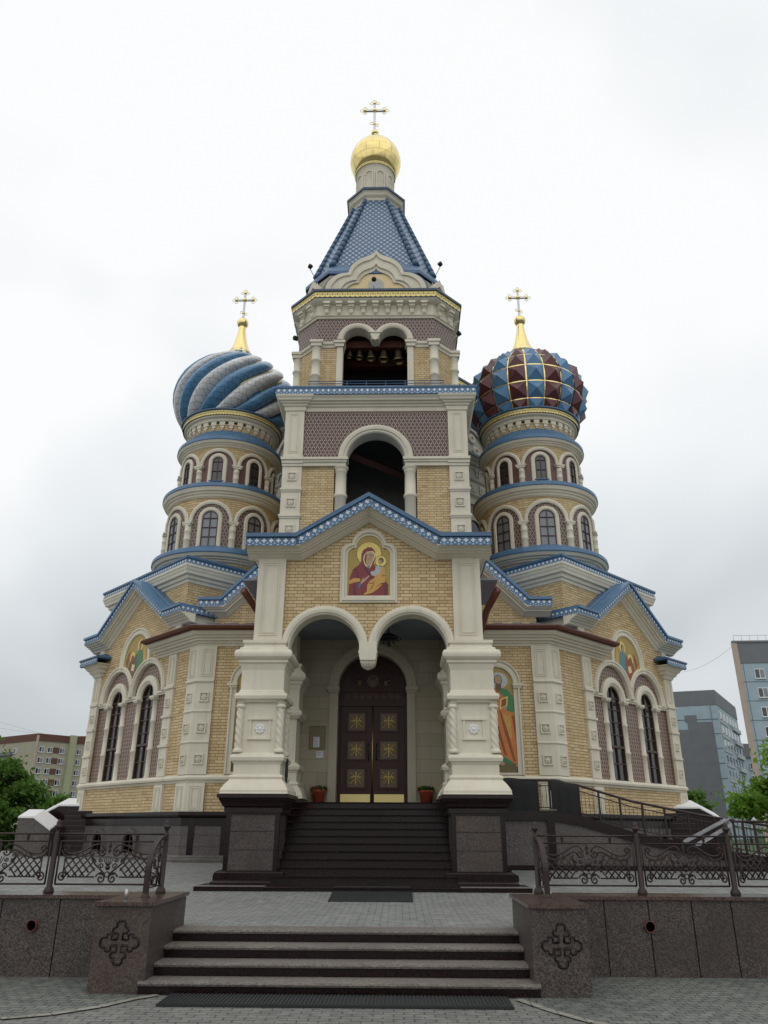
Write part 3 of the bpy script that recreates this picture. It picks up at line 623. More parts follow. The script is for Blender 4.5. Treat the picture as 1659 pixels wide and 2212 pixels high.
part(b, 'hanging_pendant', porch)
# side arcades of the porch
for s_ in (-1,1):
    b = MB(frame(s_*2.15, 8.07, -s_*pi/2) )
    F_ = b.F
    pts = [(-1.2+2.4*k/40, 0, 0) for k in range(41)]
    pts = [(x, 5.34 if abs(x) > 0.84 else 5.2+sqrt(max(0,0.84**2-x*x)), 7.3) for x in sorted(set([p[0] for p in pts]+[-0.841,-0.8399,0.8399,0.841]))]
    b.wall(pts, -0.14, 0.14, 'stone'); part(b, 'side_arch', porch)
# rake, fascia, roof
RK = [(-2.69,7.63),(-1.60,7.63),(0,8.60),(1.60,7.63),(2.69,7.63)]
b = MB(); b.rake(RK, [(0.225,6.14),(0.25,6.14),(0.255,6.20),(0.285,6.23),(0.29,6.27),(0.315,6.28),(0.32,6.34),(0.345,6.35),(0.355,6.42),(0.385,6.47),(0.415,6.535),(0.43,6.56),(0.43,6.66),(0.20,6.66)], 'stone')
for s_ in (-1,1):
    xx = s_*2.458
    path = [(xx, 10.0),(xx,6.54)] if s_ < 0 else [(xx,6.54),(xx,10.0)]
    b.cornice(path, [(0,7.18),(0.02,7.19),(0.06,7.23),(0.08,7.27),(0.14,7.285),(0.15,7.32),(0.19,7.35),(0.215,7.38),(0.215,7.41),(0,7.41)], 'stone')
part(b, 'rake_cornice', porch)
b = MB(); b.rake(RK, [(-0.02,6.04),(0.065,6.045),(0.065,6.12),(0.225,6.14),(0.225,10.4),(-0.02,10.4)], 'blue_trim'); part(b, 'roof', porch)
b = MB()
for (xa, za), (xb, zb) in zip(RK[:-1], RK[1:]):
    d = Vector((xb-xa, 0, zb-za)).normalized(); upv = Vector((-d.z, 0, d.x)); o_ = 0.09
    def off(i):
        return None
    k0 = (RK.index((xa, za)))
    def mit(i):
        x, z = RK[i]; ns = []
        for a, c in ((i-1,i),(i,i+1)):
            if a < 0 or c >= len(RK): continue
            dx, dz = RK[c][0]-RK[a][0], RK[c][1]-RK[a][1]; l = math.hypot(dx,dz); ns.append((dz/l,-dx/l))
        mx_, mz_ = sum(q[0] for q in ns), sum(q[1] for q in ns); l2 = mx_**2+mz_**2
        if len(ns) == 2: mx_, mz_ = 2*mx_/l2, 2*mz_/l2
        return x+mx_*0.07, z+mz_*0.07
    A, B = mit(k0), mit(k0+1); yf_ = 6.108-0.006*(k0 % 2)
    fascia(b, (A[0],yf_,A[1]), (B[0],yf_,B[1]), upv, (0,-1,0), 0.175, 0.165, th=0.012, sc=1.25)
for s_ in (-1,1):
    xx = s_*2.695; a, c = ((xx,10,7.56),(xx,6.1,7.56)); a, c = (a, c) if s_ < 0 else (c, a)
    fascia(b, a, c, (0,0,1), (s_,0,0), 0.175, 0.165, th=0.012, sc=1.25)
part(b, 'fascia', porch)
b = MB(); b.box(-2.0, 2.0, 6.99, 9.76, 6.12, 6.2, 'ceiling_blue'); part(b, 'ceiling', porch)
# icon on the gable
def icon_outline(hw, zs, zt, zb, n=10):
    # straight sides, rounded shoulders, central round head
    R = [(hw, zb), (hw, zs)]
    rs = hw*0.34; R += [(hw-rs+rs*cos(a), zs+rs*sin(a)) for a in [pi/2*0.95*k/6 for k in range(1,7)]]
    hr = hw*0.62; cz = zt-hr
    st = math.asin(max(-1, min(1, (zs+rs*1.02-cz)/hr)))
    R += [(hr*cos(a), cz+hr*sin(a)) for a in [st+(pi/2-st)*k/n for k in range(n+1)]]
    return R + [(-x, z) for x, z in reversed(R[:-1])]
b = MB()
for (h1, a1, t1, b1, h2, a2, t2, b2, y0) in ((0.63,7.42,7.985,6.255,0.585,7.41,7.935,6.30,6.575),(0.585,7.41,7.935,6.30,0.535,7.39,7.885,6.36,6.545),(0.535,7.39,7.885,6.36,0.475,7.37,7.825,6.415,6.59)):
    O, I = icon_outline(h1,a1,t1,b1), icon_outline(h2,a2,t2,b2); b.ring2([(x,z-0.04) for x,z in O+[O[0]]], [(x,z-0.04) for x,z in I+[I[0]]], y0, 6.63, 'stone')
part(b, 'icon_frame', porch)
b = MB(); y = 6.612
def blob(pts, yy, mm): b.flat(pts, yy, mm)
def ell(cx, cz, rx, rz, yy, mm, n=20, rot=0): b.flat([(cx+rx*cos(2*pi*k/n)*cos(rot)-rz*sin(2*pi*k/n)*sin(rot), cz+rx*cos(2*pi*k/n)*sin(rot)+rz*sin(2*pi*k/n)*cos(rot)) for k in range(n)], yy, mm)
b.F = Matrix.Translation((0,0,-0.04)); I = icon_outline(0.476,7.37,7.826,6.414); b.flat(I, y, 'ic_gold')
ix = lambda px: (px-785)/1050*0.96; iz = lambda py: 6.415+(1850-py)/1440*1.41
P_ = lambda L_: [(ix(a), iz(c)) for a, c in L_]
ell(ix(785), iz(850), 0.287, 0.287, y-0.002, 'ic_brown'); ell(ix(785), iz(850), 0.275, 0.275, y-0.004, 'ic_halo')
blob(P_([(295,1850),(310,1600),(330,1400),(400,1220),(520,1130),(590,1060),(600,860),(640,760),(760,690),(850,700),(930,790),(945,950),(900,1100),(1000,1280),(1180,1480),(1260,1600),(1260,1850)]), y-0.006, 'ic_red')
for L_ in ([(640,1130),(700,1160),(880,1420),(850,1440),(690,1250)],[(430,1200),(470,1180),(560,1420),(530,1600),(500,1420)],[(1180,1560),(1240,1600),(1200,1850),(1150,1850)],[(400,1600),(450,1600),(520,1850),(420,1850)]): blob(P_(L_), y-0.008, 'ic_reddark')
blob(P_([(640,980),(660,880),(740,800),(890,790),(945,880),(920,980),(870,1060),(830,1170),(800,1205),(700,1150),(660,1060)]), y-0.008, 'ic_cream')
blob(P_([(665,980),(690,880),(750,820),(870,815),(915,890),(895,980),(850,1060),(790,1180),(715,1130),(685,1060)]), y-0.010, 'ic_skin')
blob(P_([(665,980),(690,880),(740,830),(720,960),(710,1100),(685,1060)]), y-0.012, 'ic_brown')
for a, c in ((800,872),(885,890)): ell(ix(a), iz(c), 0.026, 0.010, y-0.012, 'ic_brown', 8)
ell(ix(790), iz(985), 0.02, 0.008, y-0.012, 'ic_red', 8); blob(P_([(830,890),(850,890),(830,950),(812,950)]), y-0.012, 'ic_brown')
blob(P_([(740,1150),(820,1150),(790,1205)]), y-0.012, 'ic_teal')
blob(P_([(310,1500),(420,1440),(560,1440),(590,1490),(560,1520),(430,1540),(310,1580)]), y-0.010, 'ic_ochre')
blob(P_([(530,1560),(600,1560),(610,1620),(545,1690)]), y-0.010, 'ic_blue')
blob(P_([(580,1540),(620,1480),(660,1390),(650,1470),(790,1370),(810,1390),(700,1500),(610,1580)]), y-0.012, 'ic_skin')
ell(ix(1075), iz(1035), 0.135, 0.135, y-0.010, 'ic_brown'); ell(ix(1075), iz(1035), 0.125, 0.125, y-0.012, 'ic_halo')
blob(P_([(820,1290),(930,1260),(960,1150),(1090,1140),(1170,1210),(1190,1400),(1180,1540),(1050,1520),(950,1400),(850,1370)]), y-0.012, 'ic_pale')
blob(P_([(1080,1160),(1160,1200),(1195,1380),(1180,1540),(1080,1560),(1100,1600),(1000,1700),(860,1790),(700,1830),(660,1810),(740,1760),(750,1600),(810,1500),(920,1440),(960,1350),(1060,1340)]), y-0.014, 'ic_ochre')
for L_ in ([(800,1560),(920,1540),(910,1560),(800,1580)],[(930,1480),(900,1620),(830,1720),(815,1710),(890,1600)],[(1090,1380),(1190,1370),(1190,1390),(1095,1400)],[(960,1640),(1080,1560),(1085,1575),(970,1655)]): blob(P_(L_), y-0.016, 'ic_orangedk')
ell(ix(1080), iz(1020), 0.062, 0.070, y-0.014, 'ic_brown'); ell(ix(1055), iz(1055), 0.040, 0.055, y-0.016, 'ic_skin')
for a, c in ((1030,1035),(1070,1045)): ell(ix(a), iz(c), 0.009, 0.005, y-0.018, 'ic_brown', 6)
for a in (390, 1185):
    for q in range(3): blob(P_([(a-28,700+q*22),(a+28,700+q*22),(a+28,712+q*22),(a-28,712+q*22)]), y-0.003, 'ic_orangedk')
ic = part(b, 'icon', porch); ic['label'] = 'mosaic of a haloed woman in a red cloak holding a child'

# ---------------------------------------------------------------- entrance
DY = 9.75
xs = sorted(set([-2.0,-0.861,0.861,2.0]+[0.86*cos(pi*k/24) for k in range(25)]))
pts = [(x, 2.2 if abs(x) > 0.86 else 4.93+sqrt(max(0, 0.86**2-x*x)), 6.25) for x in xs]
b = MB(); b.wall(pts, DY, DY+0.5, 'ashlar_shaded', 'stone'); ent = part(b, 'porch_wall')
b = MB(); b.arch(0, 4.93, [(0.858,DY+0.3),(0.858,DY-0.03),(0.9,DY-0.05),(1.0,DY-0.05),(1.03,DY-0.08),(1.09,DY-0.08),(1.10,DY+0.01)], 'stone_shaded', n=28)
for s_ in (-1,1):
    p, q = sorted((s_*0.858, s_*1.06)); b.box(p, q, DY-0.05, DY+0.3, 2.2, 4.8, 'stone_shaded'); p, q = sorted((s_*0.83, s_*1.14)); b.box(p, q, DY-0.12, DY+0.3, 4.84, 4.93, 'stone_shaded'); p, q = sorted((s_*0.845, s_*1.1)); b.box(p, q, DY-0.08, DY+0.3, 4.78, 4.84, 'stone_shaded')
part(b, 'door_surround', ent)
dr = MB(); Y = DY+0.3
dr.box(-0.86, 0.86, Y, Y+0.06, 4.50, 4.62, 'door_wood'); dr.box(-0.86, 0.86, Y-0.02, Y+0.06, 4.86, 4.93, 'door_wood'); dr.box(-0.86, 0.86, Y+0.02, Y+0.06, 4.62, 4.86, 'door_wood')
dr.flat([(0.86*cos(pi*k/24), 4.93+0.86*sin(pi*k/24)) for k in range(25)], Y+0.02, 'door_wood')
dr.arch(0, 4.93, [(0.86,Y+0.02),(0.86,Y-0.03),(0.77,Y-0.03),(0.77,Y+0.02)], 'door_wood'); dr.arch(0, 4.96, [(0.60,Y+0.02),(0.60,Y-0.01),(0.56,Y-0.01),(0.56,Y+0.02)], 'door_wood')
for s_ in (-1,1): p, q = sorted((s_*0.86, s_*0.80)); dr.box(p, q, Y-0.02, Y+0.06, 2.2, 4.5, 'door_wood')
door = part(dr, 'entrance_door')
b = MB()
for k in range(8):
    cx = -0.63+0.18*k
    b.rings([[(cx+r*cos(2*pi*j/14), yy, 4.74+r*sin(2*pi*j/14)) for j in range(14)] for r, yy in ((0.066,Y+0.02),(0.066,Y+0.008),(0.056,Y+0.008),(0.056,Y+0.02))], 'bronze')
    b.box(cx-0.056, cx+0.056, Y+0.012, Y+0.021, 4.735, 4.745, 'bronze'); b.box(cx-0.005, cx+0.005, Y+0.010, Y+0.021, 4.684, 4.796, 'bronze')
part(b, 'transom_ornament', door)
b = MB(); b.rings([[(r*cos(2*pi*j/20), yy, 5.13+r*sin(2*pi*j/20)) for j in range(20)] for r, yy in ((0.15,Y+0.02),(0.15,Y-0.01),(0.12,Y-0.01),(0.115,Y+0.005),(0.05,Y-0.01),(0.01,Y-0.015))], 'bronze', True, False, True)
for s_ in (-1,1):   # kneeling winged figures as low relief
    for (x, z, rx, rz) in ((0.33,5.09,0.07,0.10),(0.30,5.20,0.032,0.036),(0.41,5.14,0.10,0.035),(0.40,5.02,0.09,0.04),(0.24,5.12,0.06,0.02)):
        b.rings([[(s_*x+rx*f_*cos(2*pi*j/10), yy, z+rz*f_*sin(2*pi*j/10)) for j in range(10)] for f_, yy in ((1,Y+0.02),(0.8,Y-0.01),(0.3,Y-0.025))], 'bronze', True, False, True)
part(b, 'tympanum_relief', door)
for s_ in (-1,1):
    b = MB(); p, q = sorted((s_*0.012, s_*0.795)); b.box(p, q, Y+0.02, Y+0.07, 2.22, 4.49, 'door_wood'); leaf = part(b, 'door_leaf', door)
    for zc in (4.12,3.44,2.79):
        cx = s_*0.40
        for h, mm, yy in ((0.245,'door_wood',Y-0.005),(0.215,'bronze',Y-0.012)):
            b2 = b if False else None
        b3 = MB()
        for (a, c, d_, e_) in ((-0.25,0.25,0.21,0.25),(-0.25,0.25,-0.25,-0.21),(-0.25,-0.21,-0.209,0.209),(0.21,0.25,-0.209,0.209)): b3.box(cx+a, cx+c, Y-0.01, Y+0.021, zc+d_, zc+e_, 'door_wood')
        b3.box(cx-0.209, cx+0.209, Y+0.004, Y+0.022, zc-0.209, zc+0.209, 'bronze')
        r_ = random.Random(3)
        for k in range(8):
            a = 2*pi*k/8
            for rad, sz in ((0.05,0.020),(0.095,0.026),(0.145,0.022),(0.18 if k % 2 else 0.155,0.018)):
                x, z = cx+rad*cos(a), zc+rad*sin(a); b3.rings([[(x+sz*f_*cos(2*pi*j/6), yy, z+sz*f_*sin(2*pi*j/6)) for j in range(6)] for f_, yy in ((1,Y+0.004),(0.6,Y-0.008))], 'door_gold', True, False, True)
        b3.box(cx-0.012, cx+0.012, Y-0.006, Y+0.004, zc-0.15, zc+0.15, 'door_gold'); b3.box(cx-0.12, cx+0.12, Y-0.0062, Y+0.0038, zc+0.02, zc+0.04, 'door_gold')
        b3.build('carved_panel', door)
    b = MB(); p, q = sorted((s_*0.05, s_*0.77)); b.box(p, q, Y+0.008, Y+0.03, 2.225, 2.42, 'brass'); b.build('kick_plate', door)
    b = MB(); b.tube([(s_*0.10,Y+0.01,3.2),(s_*0.10,Y-0.05,3.25),(s_*0.10,Y-0.05,3.55),(s_*0.10,Y+0.01,3.6)], 0.014, 'black_metal'); b.build('door_handle', door)
b = MB(); b.tube([(0,Y-0.005,2.23),(0,Y-0.005,4.48)], 0.016, 'brass', 8); b.build('cover_strip', door)
# ---------------------------------------------------------------- narthex walls, plinth, low roof
NX, NY, Q = 4.50, 10.05, sqrt(0.5)
def dpath(s_, x0, send, off=0.0):     # plan path: front wall from x0 to the corner, then 45 degrees back to s=send
    c = (s_*NX, NY); p = [(s_*x0, NY), c, (s_*(NX+send*Q), NY+send*Q)]
    return p if s_ > 0 else list(reversed(p))
def prism_path(mb, s_, x0, x1a, sa, sb, out, back, z0, z1, m): pass
CORN = [(0,6.02),(0.04,6.025),(0.06,6.075),(0.10,6.09),(0.12,6.14),(0.19,6.15),(0.20,6.20),(0.26,6.21),(0.28,6.25),(0.34,6.265),(0.38,6.32),(0.38,6.36),(-0.1,6.36)]
WINGS = {}
for s_ in (-1, 1):
    SC = 3.62 if s_ < 0 else 4.02          # wing axis along the diagonal wall
    # narthex brick walls and the short diagonal wall
    b = MB(); pth = dpath(s_, 1.9, SC-2.3)
    b.cornice(pth, [(0.0,2.0),(0.0,6.1),(-0.35,6.1),(-0.35,2.0)], 'brick'); nar = part(b, 'narthex_wall')
    b = MB(); b.cornice(dpath(s_, 1.9, SC-2.35), [(0,2.66),(0.03,2.67),(0.05,2.72),(0.09,2.74),(0.10,2.79),(0.07,2.83),(0.02,2.86),(-0.05,2.86),(-0.05,2.66)], 'stone'); part(b, 'string_course', nar)
    b = MB(); b.cornice(dpath(s_, 1.9, SC-1.35), CORN, 'stone'); part(b, 'cornice', nar)
    # corner pilaster wrapping the 45 degree corner
    b = MB(); p = [(s_*(NX-0.44), NY), (s_*NX, NY), (s_*(NX+0.44*Q), NY+0.44*Q)]; p = p if s_ > 0 else p[::-1]
    b.cornice(p, [(0.06,2.86),(0.06,6.03),(-0.05,6.03),(-0.05,2.86)], 'stone'); b.cornice(p, [(0.075,2.0),(0.075,2.66),(-0.05,2.66),(-0.05,2.0)], 'stone')
    for z, o in ((5.09,0.10),(4.34,0.085),(3.59,0.085)):
        b.cornice(p, [(0.05,z),(o-0.01,z+0.005),(o,z+0.03),(o-0.01,z+0.06),(0.05,z+0.065)], 'stone')
    F1 = frame(s_*(NX-0.22), NY-0.06, 0); F2 = frame(s_*(NX+0.22*Q)+s_*0.06*Q, NY+0.22*Q-0.06*Q, s_*pi/4)
    pil = part(b, 'corner_pilaster', nar)
    for F_ in (F1, F2):
        b = MB(F_); panel_frame(b, -0.14, 0.14, 5.24, 5.94, 0.0); part(b, 'sunk_panel', nar); b = MB(F_); panel_frame(b, -0.14, 0.14, 2.05, 2.60, -0.015); part(b, 'sunk_panel', nar)
        for z in (4.72, 3.96, 3.21):
            b = MB(F_); rosette(b, 0, z, 0.24, 0.0); part(b, 'rosette', nar)
    # gutter, low roof
    gp = dpath(s_, 1.9, SC-1.30)
    b = MB(); b.sweep(gp, [(0.50+0.075*cos(a), 6.455+0.075*sin(a)) for a in [pi*k/6-pi for k in range(7)]]+[(0.44,6.47),(0.42,6.375),(0.38,6.36)], 'copper', lambda x, y, z: (x, y, z)); part(b, 'gutter', nar)
    b = MB(); b.sweep(gp, [(0.52,6.47),(0.52,6.485),(-1.4,6.97),(-1.4,6.95)], 'gray_roof', lambda x, y, z: (x, y, z))
    for k in range(5):
        x = s_*(2.3+0.5*k); b.add([(x-0.012,NY-0.5,6.495),(x+0.012,NY-0.5,6.495),(x+0.012,NY+1.2,6.94),(x-0.012,NY+1.2,6.94),(x,NY-0.5,6.52),(x,NY+1.2,6.965)], [(0,4,5,3),(4,1,2,5)], 'gray_roof')
    part(b, 'low_roof', nar)
    # plinth of granite
    b = MB(); pp = dpath(s_, 1.0, SC+2.55)
    b.cornice(pp, [(0.10,0.5),(0.10,1.86),(0.13,1.88),(0.20,1.90),(0.22,1.94),(0.22,2.01),(-0.4,2.01),(-0.4,0.5)], 'granite_plinth'); b.cornice(pp, [(0.10,1.70),(0.115,1.70),(0.115,1.87),(0.205,1.902),(0.225,1.935),(0.225,2.014),(0.10,2.014)], 'granite_dark')
    b.cornice(pp, [(0.1,0.5),(0.3,0.5),(0.3,0.97),(0.27,1.0),(0.16,1.02),(0.13,1.06),(0.1,1.06)], 'granite_plinth')
    for zz in (1.25, 1.5): b.cornice(pp, [(0.09,zz-0.004),(0.1015,zz-0.004),(0.1015,zz+0.004),(0.09,zz+0.004)], 'black_metal')
    for x in (2.6, 3.5, 4.28):
        p, q = sorted((s_*(x-0.07), s_*(x+0.07))); b.box(p, q, NY-0.125, NY, 1.03, 1.9, 'granite_dark')
    pl_ = part(b, 'granite_plinth')
    F_ = frame(s_*(NX+SC*Q), NY+SC*Q, s_*pi/4)
    for k, dx in enumerate((-0.6, 1.22) if s_ < 0 else (-1.22, 0.6)):
        b = MB(F_); b.arch(dx, 1.22, [(0.30,-0.09),(0.30,-0.17),(0.34,-0.19),(0.42,-0.19),(0.44,-0.10)], 'granite_plinth', n=14, leg=0.98)
        pts = [(dx+0.302, 0.98)]+arcpts(dx, 1.22, 0.302, 0, pi, 14)+[(dx-0.302, 0.98)]
        b.flat(pts, -0.108, 'hole'); b.box(dx-0.012, dx+0.012, -0.125, -0.109, 0.98, 1.5, 'wood_frame'); b.box(dx-0.3, dx+0.3, -0.1251, -0.1091, 1.21, 1.235, 'wood_frame')
        b.build('basement_window', pl_)
    # saint mosaic in an arched frame
    MXC = s_*3.13 if s_ > 0 else -3.05
    F_ = frame(MXC, NY, 0); b = MB(F_)
    b.arch(0, 5.06, [(0.42,0.0),(0.42,-0.05),(0.46,-0.06),(0.54,-0.05),(0.57,-0.09),(0.60,-0.09),(0.61,0.0)], 'stone', n=20)
    for q in (-1, 1):
        p0, p1 = sorted((q*0.42, q*0.53)); b.box(p0, p1, -0.05, 0.0, 2.87, 4.96, 'stone'); p0, p1 = sorted((q*0.53, q*0.575)); b.box(p0, p1, -0.085, 0.0, 2.87, 4.96, 'stone')
        p0, p1 = sorted((q*0.40, q*0.66)); b.box(p0, p1, -0.12, 0.0, 5.0, 5.06, 'stone'); p0, p1 = sorted((q*0.41, q*0.62)); b.box(p0, p1, -0.095, 0.0, 4.95, 5.0, 'stone')
    b.box(-0.42, 0.42, -0.05, 0.0, 2.87, 2.92, 'stone'); part(b, 'mosaic_frame', nar)
    b = MB(F_)
    pts = [(0.42,2.92)]+arcpts(0,5.06,0.42,0,pi,18)+[(-0.42,2.92)]; b.flat(pts, -0.008, 'ic_goldbg')
    b.flat([(-0.42,2.92),(0.42,2.92),(0.42,3.30),(0.2,3.34),(-0.1,3.28),(-0.42,3.33)], -0.011, 'ic_olive')
    sx = lambda px: 0.10+(px-335)/420*0.62 if True else 0
    sz = lambda py: 5.15-(py-340)/1530*2.06
    P2 = lambda L_: [(sx(a)-0.05, sz(c)) for a, c in L_]
    robe, robed, shirt = ('ic_orange','ic_orangedk','ic_green') if s_ > 0 else ('ic_red','ic_reddark','ic_teal')
    hx, hz = sx(335)-0.05, sz(345)
    ell(hx, hz, 0.235, 0.205, -0.0125, 'ic_cream', 24); ell(hx, hz, 0.225, 0.195, -0.014, 'ic_grayhalo', 24)
    b.flat(P2([(300,500),(360,480),(480,510),(560,620),(595,760),(580,900),(470,1000),(440,860),(330,820),(250,700)]), -0.017, shirt)
    b.flat(P2([(290,1690),(330,1670),(420,1720),(520,1820),(440,1850),(330,1810)]), -0.017, shirt)
    b.flat(P2([(200,520),(280,490),(340,560),(410,640),(440,800),(450,900),(550,940),(590,1250),(680,1700),(640,1830),(540,1840),(420,1750),(240,1640),(110,1500),(60,1000),(100,640)]), -0.020, robe)
    for L_ in ([(330,900),(350,900),(460,1300),(560,1800),(520,1790),(400,1300)],[(230,900),(260,900),(330,1300),(420,1700),(380,1690),(280,1300)],[(120,800),(150,800),(230,1300),(260,1600),(220,1590),(160,1200)],[(530,980),(570,1000),(620,1500),(590,1500)],[(290,520),(310,540),(380,720),(360,740)]): b.flat(P2(L_), -0.023, robed)
    b.flat(P2([(380,950),(500,1000),(520,1380),(470,1420),(400,1150)]), -0.0225, 'ic_ochre')
    b.flat(P2([(350,690),(485,635),(470,810),(335,890)]), -0.027, 'ic_halo'); b.flat(P2([(375,705),(462,668),(452,792),(362,850)]), -0.029, 'ic_orangedk')
    ell(hx, sz(335), 0.105, 0.125, -0.020, 'ic_brown', 16); ell(hx, sz(330), 0.088, 0.10, -0.023, 'ic_skin', 16)
    b.flat([(hx-0.075,sz(420)),(hx+0.075,sz(420)),(hx+0.07,sz(490)),(hx,sz(550)),(hx-0.07,sz(490))], -0.026, 'ic_brown')
    for q in (-1,1): ell(hx+q*0.035, sz(340), 0.018, 0.009, -0.026, 'ic_brown', 8); 
    ell(sx(335)-0.05, sz(1840), 0.06, 0.045, -0.024, 'ic_skin', 10); ell(sx(590)-0.05, sz(1870), 0.06, 0.045, -0.024, 'ic_skin', 10); ell(sx(430)-0.05, sz(840), 0.05, 0.045, -0.030, 'ic_skin', 10)
    o = part(b, 'saint_mosaic', nar)

    # ------------------------------------------------------------ wing with paired windows
    F_ = frame(s_*(NX+SC*Q), NY+SC*Q, s_*pi/4); WH = 2.5
    def GH(x): return 6.87+max(0, 1-abs(x)/1.95)*1.15
    RC, CC = 1.0, 0.93
    def bigarch(x): 
        d = abs(abs(x)-CC); return 5.10+sqrt(max(0, RC*RC-d*d)) if d < RC else 5.10
    xs = sorted(set([-2.15,2.15,0,-CC,CC,-1.95,1.95]+[q*(CC+RC*cos(pi*k/20)) for k in range(21) for q in (-1,1)]+[-2.15+4.3*k/20 for k in range(21)])); xs = [x for x in xs if abs(x) <= 2.15]
    b = MB(F_); b.wall([(x, bigarch(x), GH(x)) for x in xs], 0.0, 0.3, 'brick'); 
    for q in (-1,1): p0, p1 = sorted((q*2.15,q*2.5)); b.wall([(p0,2.86,GH(p0)),(p1,2.86,GH(p1))], 0.02, 0.3, 'brick')
    b.box(-WH, WH, 0.0, 0.3, 2.0, 2.66, 'brick')
    b.box(WH-0.3, WH, 0.301, 2.6, 2.0, 7.0, 'brick'); b.box(-WH, -WH+0.3, 0.301, 2.6, 2.0, 7.0, 'brick')
    wing = part(b, 'wing_wall')
    # patterned tile field with the two window openings
    xs = sorted(set([-2.15,2.15,0]+[q*CC+0.38*cos(pi*k/16) for k in range(17) for q in (-1,1)]+[q*CC+e_ for q in (-1,1) for e_ in (-0.3801,0.3801)]+[q*(CC+0.97*cos(pi*k/20)) for k in range(21) for q in (-1,1)]))
    def wlo(x):
        d = abs(abs(x)-CC); return 5.0+sqrt(max(0,0.38**2-d*d)) if d < 0.38005 else 2.86
    def whi(x):
        d = abs(abs(x)-CC); return 5.12+sqrt(max(0,0.97**2-d*d)) if d < 0.97 else 5.12
    b = MB(F_); b.wall([(x, wlo(x), whi(x)) for x in xs], 0.07, 0.42, 'tile_rose', 'stone'); part(b, 'tile_field', wing)
    for q in (-1,1):
        b = MB(F_); b.arch(q*CC, 5.10, [(0.85,0.075),(0.85,-0.03),(0.88,-0.06),(0.93,-0.05),(0.95,-0.08),(1.0,-0.08),(1.02,-0.03),(1.02,0.05)], 'stone', n=24)
        b.arch(q*CC, 5.0, [(0.378,0.40),(0.378,0.03),(0.40,0.0),(0.43,0.0),(0.45,-0.03),(0.49,-0.04),(0.58,-0.03),(0.62,0.0),(0.62,0.075)], 'stone', n=20)
        part(b, 'archivolt', wing)
        for e_ in (-1,1):
            cx = q*CC+e_*0.475; b = MB(F_)
            pr = [(0.105,2.86),(0.105,2.90),(0.092,2.92),(0.092,3.56),(0.112,3.575),(0.117,3.60),(0.112,3.625),(0.092,3.64),(0.092,4.30),(0.112,4.315),(0.117,4.34),(0.112,4.365),(0.092,4.38),(0.092,4.95),(0.11,4.96),(0.125,4.99)]
            b.lathe(cx, 0.065, [(r_*0.9, z_-0.06 if z_ > 4.5 else z_) for r_, z_ in pr], 'stone', 12)
            b.box(cx-0.135, cx+0.135, -0.09, 0.07, 4.94, 5.0, 'stone'); b.box(cx-0.115, cx+0.115, -0.07, 0.07, 4.905, 4.939, 'stone')
            b.box(q*CC+e_*0.391-0.012, q*CC+e_*0.391+0.012, 0.04, 0.42, 2.86, 5.0, 'stone'); part(b, 'window_column', wing)
        b = MB(F_); cx = q*CC; yg = 0.085
        pts = [(cx+0.38,2.86)]+arcpts(cx,5.0,0.38,0,pi,16)+[(cx-0.38,2.86)]; b.flat(pts, yg+0.03, 'glass')
        b.arch(cx, 5.0, [(0.38,yg+0.03),(0.38,yg-0.02),(0.345,yg-0.02),(0.345,yg+0.03)], 'wood_frame', n=16, leg=2.86)
        b.box(cx-0.014, cx+0.014, yg-0.01, yg+0.031, 2.86, 5.37, 'wood_frame')
        for z in (2.88, 3.30, 3.74, 4.06, 4.40, 4.74, 5.06): b.box(cx-0.35, cx+0.35, yg-0.008 if z != 3.74 else yg-0.03, yg+0.032, z-0.012 if z != 3.74 else z-0.03, z+0.012 if z != 3.74 else z+0.03, 'wood_frame')
        part(b, 'window', wing)
    # pilasters
    for q in (-1,1):
        b = MB(F_); cx = q*2.30; b.box(cx-0.20, cx+0.20, -0.06, 0.02, 2.86, 6.0, 'stone'); b.box(cx-0.21, cx+0.21, -0.075, 0.0, 2.0, 2.66, 'stone')
        if q*s_ > 0: b.box(q*2.5-0.0 if q > 0 else -2.56, q*2.5+0.06 if q > 0 else -2.5, -0.06, 0.36, 2.0, 6.0, 'stone')
        for z in (5.08, 4.33, 3.58): b.box(cx-0.23, cx+0.23, -0.10, 0.0, z, z+0.065, 'stone')
        panel_frame(b, cx-0.13, cx+0.13, 5.24, 5.92, -0.06); panel_frame(b, cx-0.13, cx+0.13, 2.05, 2.60, -0.075); part(b, 'pilaster', wing)
        for z in (4.71, 3.95, 3.20): b = MB(F_); rosette(b, cx, z, 0.22, -0.06); part(b, 'rosette', wing)
        if q*s_ < 0: continue
        # flared cap with its own little blue roof
        b = MB(F_)
        b.rings([[(cx+x*h+q*(0.0), y0, z) for x, y0 in ((-1,-o),(1,-o),(1,0.3),(-1,0.3))] for h, o, z in ((0.22,0.07,5.95),(0.26,0.10,5.97),(0.30,0.15,6.06),(0.36,0.18,6.08),(0.38,0.24,6.17),(0.44,0.27,6.19),(0.48,0.33,6.28),(0.54,0.38,6.30),(0.56,0.40,6.33))], 'stone', True, True, True)
        b.rings([[(cx+x*h, y0, z) for x, y0 in ((-1,-o),(1,-o),(1,0.3),(-1,0.3))] for h, o, z in ((0.62,0.46,6.46),(0.64,0.48,6.48),(0.64,0.48,6.52),(0.30,0.0,6.68))], 'blue_trim', True, True, True)
        fascia(b, (cx-0.60,-0.45,6.47), (cx+0.60,-0.45,6.47), (0,0,1), (0,-1,0), 0.15, 0.12, th=0.03)
        fascia(b, (cx+q*0.60,-0.45,6.47), (cx+q*0.60,0.3,6.47), (0,0,1), (q,0,0), 0.15, 0.12, th=0.03)
        part(b, 'pilaster_cap', wing)
